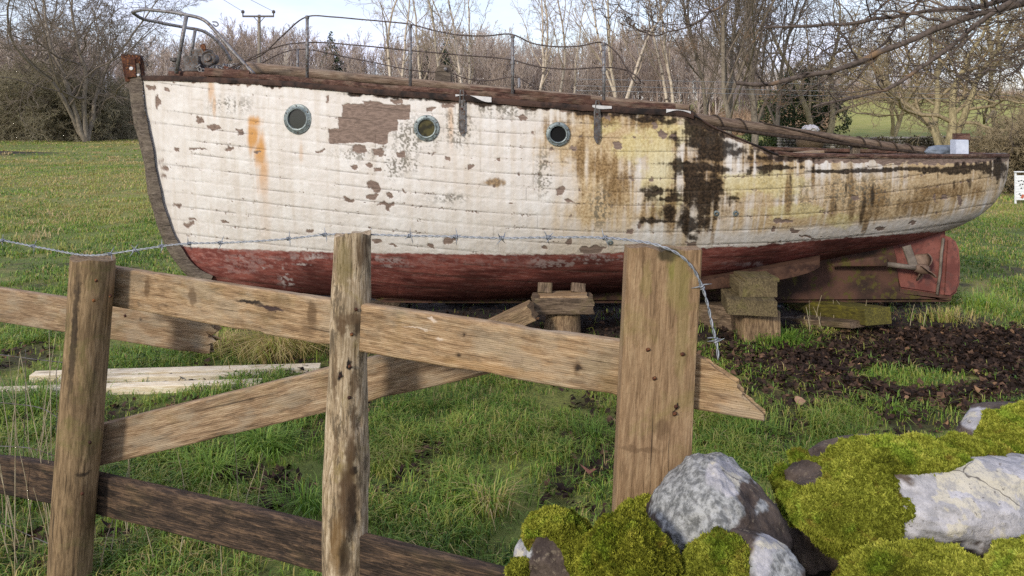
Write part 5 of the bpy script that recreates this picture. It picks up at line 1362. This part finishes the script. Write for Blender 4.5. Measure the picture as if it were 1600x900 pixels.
def build_trees():
    B_birch = bark('birch_bark', (.22, .17, .12), (.62, .53, .42), (.09, .07, .055)); T_birch = bark('birch_twigs', (.19, .145, .105), (.44, .36, .27))
    B_dark = bark('dark_bark', (.085, .07, .052), (.28, .235, .18)); T_dark = bark('dark_twigs', (.09, .072, .056), (.235, .19, .145))
    B_oak = bark('oak_bark', (.13, .11, .055), (.38, .315, .18)); T_oak = bark('oak_twigs', (.14, .11, .062), (.36, .285, .17))
    B_thorn = bark('thorn_bark', (.06, .05, .038), (.18, .15, .105)); T_thorn = bark('thorn_twigs', (.13, .11, .075), (.36, .31, .20), (.28, .27, .16))
    gb = 'bare birches standing behind the boat'
    birches = [(618, 40, 12, 2, 'bare birch in two stems left of the second tall stanchion'), (646, 44, 12, 1, 'bare birch with its trunk right behind the second tall stanchion'), (716, 42, 12.5, 2, 'pale birch forking above the grey mast step board'),
               (752, 46, 12, 2, 'bare birch between the mast step board and the third stanchion'), (838, 40, 12, 2, 'slim birch in two stems just right of the third stanchion'), (873, 42, 12.5, 1, 'pale straight birch over the open glassless porthole'),
               (972, 38, 12, 3, 'birch clump behind the looped loose end of the lifelines'), (1048, 40, 12, 2, 'bare birch over the aft end of the cabin'), (905, 55, 12, 1, 'thin farther birch left of the last stanchion')]
    for i, (u, Y, H, st, lab) in enumerate(birches):
        tree('birch_tree', lab, 'tree', at(u, Y), H, .125, 'birch', 100 + i, (B_birch, T_birch), st, (0, 0), gb, .0075, .16)
    gd = 'tall dark bare trees behind the stern'
    for i, (u, Y, H, r, st, lab) in enumerate(((1092, 44, 13, .14, 1, 'dark slim bare tree left of the evergreen'), (1140, 36, 13, .17, 2, 'dark twiggy tree with upswept branches above the boom'), (1178, 38, 13, .2, 1, 'dark tall tree with fine twigs above the roped boom'), (1212, 46, 13, .17, 1, 'straight bare tree rising out of the evergreen'))):
        tree('bare_tree', lab, 'tree', at(u, Y), H, r, 'upright', 140 + i, (B_dark, T_dark), st, (0, 0), gd, .0085, .25)
    go = 'spreading oaks on the right'
    for i, (u, Y, H, r, lab) in enumerate(((1290, 48, 11, .25, 'bare oak with a bent pale trunk right of the evergreen'), (1478, 34, 7.5, .24, 'spreading oak with low branches above the grey stern box'), (1395, 60, 10, .22, 'farther bare oak between the two spreading oaks'), (1570, 44, 11, .24, 'bare oak at the right edge over the white slatted board'))):
        tree('oak_tree', lab, 'tree', at(u, Y), H, r, 'oak', 160 + i, (B_oak, T_oak), (2, 4, 2, 3)[i], (0, 0), go, .0075, (.3, .55, .4, .5)[i], 4, .15)
    B_birch2 = bark('grey_bark', (.11, .09, .07), (.40, .345, .28), (.06, .05, .04))
    # left: an old leaning tree, its neighbour, thorn bushes
    gl = 'old trees at the left edge of the field'
    tree('ash_tree', 'old grey tree in several leaning stems left of the bow', 'tree', at(136, 56), 14, .21, 'oak', 183, (B_dark, T_dark), 5, (-.2, 0), gl, .011, .34, 4, .17)
    tree('ash_tree', 'grey tree leaning left at the far left edge', 'tree', at(62, 60), 12, .22, 'birch', 184, (B_dark, T_dark), 2, (-.25, 0), gl, .011, .3, 4, .14)
    gt = 'thorn bushes along the far edge of the field'
    for i, (u, Y, H, lab) in enumerate(((10, 60, 5.6, 'dense thorn bush at the far left edge'), (62, 58, 5.9, 'tallest dense thorn bush left of the old grey tree'), (112, 59, 5.4, 'thorn bush under the leaning stems of the old grey tree'), (-45, 59, 5.5, 'dense thorn bush cut by the photo edge'), (160, 62, 4.6, 'loose thorn bush between the old grey tree and the bow'))):
        tree('thorn_bush', lab, 'bush', at(u, Y), H * .95, .10, 'thorn', 200 + i, (B_thorn, T_thorn), 8, (0, 0), gt, .010, .9)
    # evergreens
    ever = tinted('evergreen_leaves', [(0, (.010, .020, .006)), (.5, (.035, .060, .015)), (1, (.085, .11, .03))], .5, .1, .4)
    fir = tinted('fir_needles', [(0, (.008, .018, .008)), (.6, (.026, .045, .018)), (1, (.05, .07, .03))], .6)
    hedge = tinted('hedge_leaves', [(0, (.010, .014, .005)), (.5, (.035, .045, .014)), (1, (.09, .095, .035))], .6)
    brush = tinted('brush_leaves', [(0, (.020, .014, .009)), (.5, (.065, .050, .026)), (.8, (.10, .085, .04)), (1, (.06, .085, .03))], .7)
    leafy('evergreen_tree', 'dark green evergreen behind the roped boom', 'tree', at(1240, 50), [(0, 0, 2.2, 2.1, 1.8, 1.9), (1.6, 0, 2.6, 1.6, 1.5, 1.4), (-1.2, 0, 1.9, 1.4, 1.4, 1.5), (.3, 0, 4.0, 1.3, 1.2, 1.2), (2.6, .2, 1.7, 1.3, 1.2, 1.2), (1.2, 0, 4.4, .8, .8, .8)], 15000, .085, ever, B_dark, 31)
    leafy('laurel_bush', 'low glossy dark bush below the evergreen over the coaming', 'bush', at(1195, 46), [(0, 0, .5, 1.3, .9, .75), (1.2, 0, .4, 1.1, .8, .6)], 5000, .07, ever, B_dark, 33, None, .05)
    gf = 'dark conifers among the far wood'
    for i, (u, Y, H, lab) in enumerate(((517, 84, 10.6, 'dark conifer in the wood above the first porthole'), (668, 86, 9.0, 'dark conifer just right of the second tall stanchion'), (694, 86, 9.4, 'dark conifer above the grey mast step board'), (724, 88, 9.2, 'dark conifer behind the forked pale birch'))):
        bl = [(0, 0, H * (.18 + .78 * k / 11), (1 - k / 11.5) * H * .26 + .14, (1 - k / 11.5) * H * .26 + .14, H * .06) for k in range(12)]
        leafy('conifer_tree', lab, 'tree', at(u, Y), bl, 4200, .16, fir, B_dark, 50 + i, gf)
    rng = np.random.default_rng(77)
    bl = [(x, rng.uniform(-.3, .3), .55, .9, .6, .62 + rng.uniform(-.1, .15)) for x in np.arange(-1.5, 6.5, .9)]
    leafy('hedge', 'low dark green hedge at the field edge left of the bow', 'hedge', at(168, 66), bl, 9000, .10, hedge, B_dark, 61, None, .05)
    leafy('bramble_bush', 'brown tangled bush beyond the stern behind the white slatted board', 'bush', at(1615, 17.5), [(0, 0, .8, .75, .6, .95), (.9, 0, .9, .9, .6, 1.0), (-.35, .3, .55, .5, .5, .6)], 9000, .035, brush, B_dark, 63, None, .03)
    tree('thorn_bush', 'twiggy brown bush rising at the right edge beyond the stern', 'bush', at(1600, 17.8), 1.7, .03, 'thorn', 300, (B_thorn, T_oak), 7, (0, 0), gt, .004, .6)
    leafy('bramble_bush', 'long low bramble patch in front of the far stone wall', 'bush', at(1440, 38), [(x, 0, .35, .8, .5, .5) for x in np.arange(-3.5, 4.5, .8)], 8000, .06, brush, B_dark, 65, None, .03)
    # walls of the far fields
    def far_wall(name, lab, A, Bp, h, seed, mat):
        A = np.array(A, float); Bp = np.array(Bp, float); L = np.linalg.norm(Bp - A); d = (Bp - A) / L; rng = np.random.default_rng(seed); V, T = ICO(2); Vs, Ts, off = [], [], 0
        x = 0
        rows = int(h / .17)
        for k in range(rows):
            x = 0
            while x < L:
                w_ = rng.uniform(.16, .42); c = A + d * (x + w_ / 2); c[2] = float(gz(c[0], c[1])) + .08 + k * .165
                P = V * np.array([w_ * .56, .2, .1]) * (1 + .2 * fbm(V * 2 + rng.uniform(0, 50), 2, seed))[:, None]
                Vs.append(P + c); Ts.append(T + off); off += len(V); x += w_
        tag(world_obj(name, np.concatenate(Vs), None, np.concatenate(Ts), None, mat), lab, 'stone wall')
    M_w = simple('far_stone', (.10, .09, .075), (.34, .31, .27), 1.6, .9, 0, .4, 3, .35, .65, .05, (.07, .075, .035))
    far_wall('stone_wall', 'far pale dry stone wall seen over the stern under the boom', at(1215, 44), at(1700, 47), .85, 5, M_w)
    far_wall('stone_wall', 'far low dry stone wall below the thorn bushes on the left', at(-120, 67), at(175, 66), .7, 6, M_w)
    V, T = ICO(3); P = V * np.array([.46, .42, .27]); P = P + V * (.16 * fbm(V * 3.3, 3, 5))[:, None]; P[:, 2] = np.maximum(P[:, 2], -.3)
    b0 = at(1266, 43.2); tag(world_obj('wrapped_bale', P + b0 + np.array([0, 0, 1.08]), None, T, None, M_bale, None, False), 'white plastic wrapped bale beside the evergreen', 'bale')
    P = V * np.array([.8, .6, .5]); tag(world_obj('wood_stack', P + b0 + np.array([0, 0, .36]), None, T, None, M_block, None, False), 'dark heap under the white wrapped bale', 'heap')
    # utility pole
    Yp = 62; up = empty('utility_pole', at(405, Yp), 'grey wooden utility pole with a crossarm and insulators left of the first stanchion', 'pole')
    M_pole = bark('pole_wood', (.16, .13, .10), (.32, .275, .225))
    sweep('pole', prof_round(.14, 12), at(405, Yp) - np.array([0, 0, .3]), PX(405, 23, Yp), (0, 1, 0), M_pole, up, 16, .01, 2, 3, taper=([0, 1], [1.15, .85]))
    sweep('crossarm', prof_rect(.12, .14, .01), PX(379, 25.5, Yp - .12), PX(428, 25.5, Yp - .12), (0, 0, 1), M_iron, up, 10, .002)
    for u in (379.5, 427.5): lathe('insulator', [(0, 0), (.05, 0), (.05, .15), (.14, .2), (.14, .34), (.07, .42), (0, .44)], PX(u, 24, Yp - .12), (0, 0, 1), M_iron, up, 10)
    for u in (396, 414): tube_obj('brace', [(np.array([PX(u, 26, Yp - .1), PX(405, 36, Yp - .1)]), .03)], M_iron, up, 5)
    gw = 'overhead cables'
    def cable(pts, r, lab):
        q = spl(np.array(pts), 40); tag(tube_obj('overhead_cable', [(q, r)], M_wire, None, 4), lab, 'cable', gw)
    cable([PX(379.5, 18, Yp), PX(330, -12, 50), PX(150, -120, 34)], .018, 'thin overhead cable from the left insulator of the utility pole')
    cable([PX(427.5, 18, Yp), PX(385, -4, 52), PX(250, -80, 36)], .018, 'thin overhead cable from the right insulator of the utility pole')
    for v0, lab in ((127.5, 'topmost of three level cables behind the loose lifelines'), (138, 'middle one of three level cables behind the loose lifelines'), (145.5, 'lowest of three level cables behind the loose lifelines')):
        cable([PX(900, v0 - 4, 34), PX(1100, v0, 34), PX(1320, v0 + 5, 34), PX(1760, v0 + 16, 34)], .009, lab)
    # branches hanging in from a tree outside the picture on the right
    tr = empty('overhanging_tree', np.array([6.6, 7.2, 0.]), 'tree whose long dark branches hang in over the stern from the right', 'tree')
    B_near = bark('near_bark', (.035, .028, .023), (.13, .10, .08), (.19, .12, .065), (16, 16, 16))
    tw = spl([(6.6, 7.2, -.1), (6.55, 7.2, 1.2), (6.35, 7.1, 2.3), (6.2, 7.0, 3.6), (6.1, 7.0, 6)], 20); V, Q, _ = tubes([(tw, np.linspace(.30, .12, 20))], 14)
    world_obj('trunk', V, Q, None, None, B_near, tr)
    main = [([(1850, -60, 7.1), (1680, -20, 7.1), (1600, 5, 7.1), (1540, 18, 7.0), (1480, 38, 7.0), (1430, 60, 7.0), (1370, 84, 7.0), (1310, 108, 7.0), (1250, 121, 7.05), (1190, 132, 7.1), (1150, 130, 7.1)], .042, .017),
            ([(1800, -70, 7.2), (1620, -20, 7.2), (1540, 8, 7.2), (1450, 18, 7.2), (1350, 34, 7.2), (1280, 40, 7.2), (1195, 42, 7.2)], .031, .012),
            ([(1700, -70, 6.8), (1600, -10, 6.8), (1560, 14, 6.8), (1500, 60, 6.8), (1440, 105, 6.8), (1400, 132, 6.8), (1350, 150, 6.8), (1310, 158, 6.8), (1270, 165, 6.8)], .030, .009),
            ([(1480, -60, 7.4), (1440, 0, 7.4), (1412, 32, 7.4), (1375, 74, 7.4), (1340, 95, 7.4), (1300, 112, 7.4)], .018, .006),
            ([(1430, -40, 7.8), (1390, 0, 7.8), (1330, 48, 7.8), (1280, 85, 7.8), (1240, 118, 7.8)], .014, .005),
            ([(1200, -40, 6.9), (1140, 0, 6.9), (1080, 38, 6.9), (1050, 48, 6.9), (1018, 55, 6.9), (1000, 48, 6.9), (985, 36, 6.9)], .013, .005),
            ([(1760, 60, 6.6), (1660, 85, 6.6), (1600, 98, 6.6), (1560, 110, 6.6), (1500, 115, 6.6)], .014, .005),
            ([(1760, 20, 7.6), (1660, 28, 7.6), (1590, 30, 7.6), (1530, 40, 7.6), (1490, 52, 7.6)], .014, .005),
            ([(1720, -40, 7.0), (1640, 40, 7.0), (1590, 110, 7.0), (1560, 128, 7.0), (1500, 120, 7.0)], .014, .004)]
    rng = np.random.default_rng(401); Vs, Qs, off = [], [], 0
    for pts, r0, r1 in main:
        q = spl(np.array(pts) * np.array([1, 1, 100.]), 26) / np.array([1, 1, 100.]); P = PX(q[:, 0], q[:, 1], q[:, 2]) + rng.normal(0, .008, (26, 3)); R = np.linspace(r0, r1, 26) * (1 + .12 * rng.normal(0, 1, 26))
        V, Q, _ = tubes([(P, R)], 9); Vs.append(V); Qs.append(Q + off); off += len(V)
        cp, cr, cl = P[None], R[None], np.array([1.7])
        for (n, an, lr, rr, N, wg) in ((16, 42, .42, .5, 8, .2), (5, 45, .55, .6, 6, .24), (4, 45, .5, .65, 5, .26)):
            S, D, ln, rad = spawn(rng, cp, cr, cl, n, .25, 1, an, 14, lr, rr, (0, 0, .08)); cp, cr = grow(rng, S, D, ln, rad, N, wg, .03, .7); cl = ln
            V, Q = tube_arr(cp, np.maximum(cr, .0022), 4); Vs.append(V); Qs.append(Q + off); off += len(V)
    world_obj('branches', np.concatenate(Vs), np.concatenate(Qs), None, None, B_near, tr)


def build_wood():
    """the plantation along the far side of the field: hundreds of thin bare trees that read as one brown mass"""
    rng = np.random.default_rng(91); protos = []
    for k in range(5):
        P, R = grow(rng, np.zeros((1, 3)), np.array([[0, 0, 1.]]), np.array([1.]), np.array([.010]), 8, .04, .1, .8)
        V, Q = tube_arr(P, R, 4); Vs, Qs, off = [V], [Q], len(V); cp, cr, cl = P, R, np.array([1.])
        for (n, t0, an, lr, rr, N, wg, up) in ((13, .12, 27, .40, .55, 5, .10, .14), (7, .1, 30, .5, .62, 4, .14, .1), (3, .2, 32, .5, .8, 3, .14, .05)):
            S, D, ln, rad = spawn(rng, cp, cr, cl, n, t0, 1, an, 9, lr, rr); cp, cr = grow(rng, S, D, ln, rad, N, wg, up, .6); cl = ln
            V, Q = tube_arr(cp, np.maximum(cr, .0017), 3); Vs.append(V); Qs.append(Q + off); off += len(V)
        protos.append((np.concatenate(Vs), np.concatenate(Qs)))
    Vs, Qs, A, off = [], [], [], 0
    spots = []
    for i in range(560):
        Y = rng.uniform(76, 104); u = rng.uniform(-140, 1180); H = (rng.uniform(7.2, 9.2) + .7 * math.sin(u * .02)) * (Y / 88); spots.append((u, Y, H))
    for i in range(260):
        Y = rng.uniform(120, 155); u = rng.uniform(1130, 1780); spots.append((u, Y, rng.uniform(2.6, 4.6) * (1.5 - .9 * float(sstep(1300, 1560, u)))))
    for (u, Y, H) in spots:
        b = at(u, Y); b[2] = float(gz(b[0], b[1])); V, Q = protos[rng.integers(5)]; a = rng.uniform(0, 6.28); ca, sa = math.cos(a), math.sin(a)
        P = np.stack([V[:, 0] * ca - V[:, 1] * sa, V[:, 0] * sa + V[:, 1] * ca, V[:, 2]], 1) * H * np.array([1.15, 1.15, 1]) + b
        Vs.append(P); Qs.append(Q + off); A.append(np.full(len(P), np.clip(rng.normal(.5, .24), 0, 1)) ); off += len(P)
    mat = tinted('woodland_bark', [(0, (.20, .15, .12)), (.5, (.37, .29, .235)), (1, (.60, .52, .445))], .9)
    tag(world_obj('woodland', np.concatenate(Vs), np.concatenate(Qs), None, None, mat, None, True, {'tint': np.concatenate(A)}, origin=(0, 0, 0)), kind='stuff')
    # brown undergrowth at the foot of the wood
    n = 60000; Y = rng.uniform(70, 92, n); u = rng.uniform(-140, 1300, n); x = (u - 800) / F * Y; h = rng.uniform(.6, 2.6, n) * (.7 + .5 * fbm(np.stack([x * .3, Y * .3, x * 0], -1), 2, 5))
    k = n // 4; Y[:k] = rng.uniform(122, 150, k); u[:k] = rng.uniform(1120, 1800, k); x[:k] = (u[:k] - 800) / F * Y[:k]; h[:k] *= 1.7 - .9 * sstep(1300, 1560, u[:k])
    b = np.stack([x, Y, gz(x, Y)], 1); d = rng.normal(0, .35, (n, 3)); d[:, 2] = 1; P = np.stack([b, b + d * h[:, None] * .55, b + (d + rng.normal(0, .2, (n, 3))) * h[:, None]], 1); R = np.stack([np.full(n, .02), np.full(n, .016), np.full(n, .008)], 1)
    V, Q = tube_arr(P, R, 3)
    mat2 = tinted('undergrowth_stems', [(0, (.16, .10, .065)), (.6, (.40, .26, .16)), (1, (.52, .40, .27))], .9)
    tag(world_obj('undergrowth', V, Q, None, None, mat2, None, True, {'tint': np.repeat(rng.uniform(0, 1, n), 9)}, origin=(0, 0, 0)), kind='stuff')


# ------------------------------------------------------------------ light and camera
def build_light():
    W = bpy.data.worlds.new('World'); SC.world = W; W.use_nodes = True; t = W.node_tree; t.nodes.clear()
    N = lambda x: t.nodes.new(x); L = t.links.new
    out = N('ShaderNodeOutputWorld'); bg = N('ShaderNodeBackground'); sky = N('ShaderNodeTexSky'); sky.sky_type = 'NISHITA'; sky.sun_disc = False
    el, az = math.radians(24), math.radians(214)                      # sun behind the camera, to its left
    sky.sun_elevation = el; sky.sun_rotation = az; sky.air_density = 1.2; sky.dust_density = .4; sky.ozone_density = 2.
    tc = N('ShaderNodeTexCoord'); mp = N('ShaderNodeMapping'); mp.inputs['Scale'].default_value = (1.6, 1.6, 5.5); L(tc.outputs['Generated'], mp.inputs[0])
    nz = N('ShaderNodeTexNoise'); nz.inputs['Scale'].default_value = 1.5; nz.inputs['Detail'].default_value = 6; nz.inputs['Roughness'].default_value = .55; L(mp.outputs[0], nz.inputs['Vector'])
    rp = N('ShaderNodeMapRange'); rp.interpolation_type = 'SMOOTHSTEP'; rp.inputs[1].default_value = .42; rp.inputs[2].default_value = .64; rp.inputs[3].default_value = .5; rp.inputs[4].default_value = .97; L(nz.outputs['Fac'], rp.inputs[0])
    mx = N('ShaderNodeMix'); mx.data_type = 'RGBA'; L(rp.outputs[0], mx.inputs[0]); L(sky.outputs[0], mx.inputs[6]); mx.inputs[7].default_value = (6.9, 7.15, 9.2, 1)
    L(mx.outputs[2], bg.inputs[0]); bg.inputs[1].default_value = .105; L(bg.outputs[0], out.inputs[0])
    s = bpy.data.lights.new('sun', 'SUN'); s.energy = 2.0; s.angle = math.radians(8); s.color = (1, .92, .79)
    so = bpy.data.objects.new('sun', s); COL.objects.link(so)
    d = Vector((math.sin(az) * math.cos(el), math.cos(az) * math.cos(el), math.sin(el)))   # towards the sun
    so.rotation_euler = d.to_track_quat('Z', 'Y').to_euler(); so.location = d * 60
    cam = bpy.data.cameras.new('camera'); co = bpy.data.objects.new('camera', cam); COL.objects.link(co)
    cam.sensor_width = 36; cam.lens = 36 * F / 1600; cam.shift_y = -(450 - VH) / 1600; cam.clip_end = 2000; cam.clip_start = .05
    co.location = (0, 0, CH); co.rotation_euler = (math.pi / 2, 0, 0); SC.camera = co
    vs = SC.view_settings; vs.view_transform = 'Standard'; vs.look = 'None'; vs.gamma = 1; vs.use_curve_mapping = False; vs.exposure = .6
    SC.render.film_transparent = False
    SC.cycles.max_bounces = 6; SC.cycles.diffuse_bounces = 3; SC.cycles.use_denoising = False
    SC.render.resolution_x = 1024; SC.render.resolution_y = 576


build_light()
build_ground()
build_boat()
build_on_deck()
build_fence()
build_wires()
build_blocks()
build_stones()
build_trees()
build_wood()
build_leaves()
build_grass()
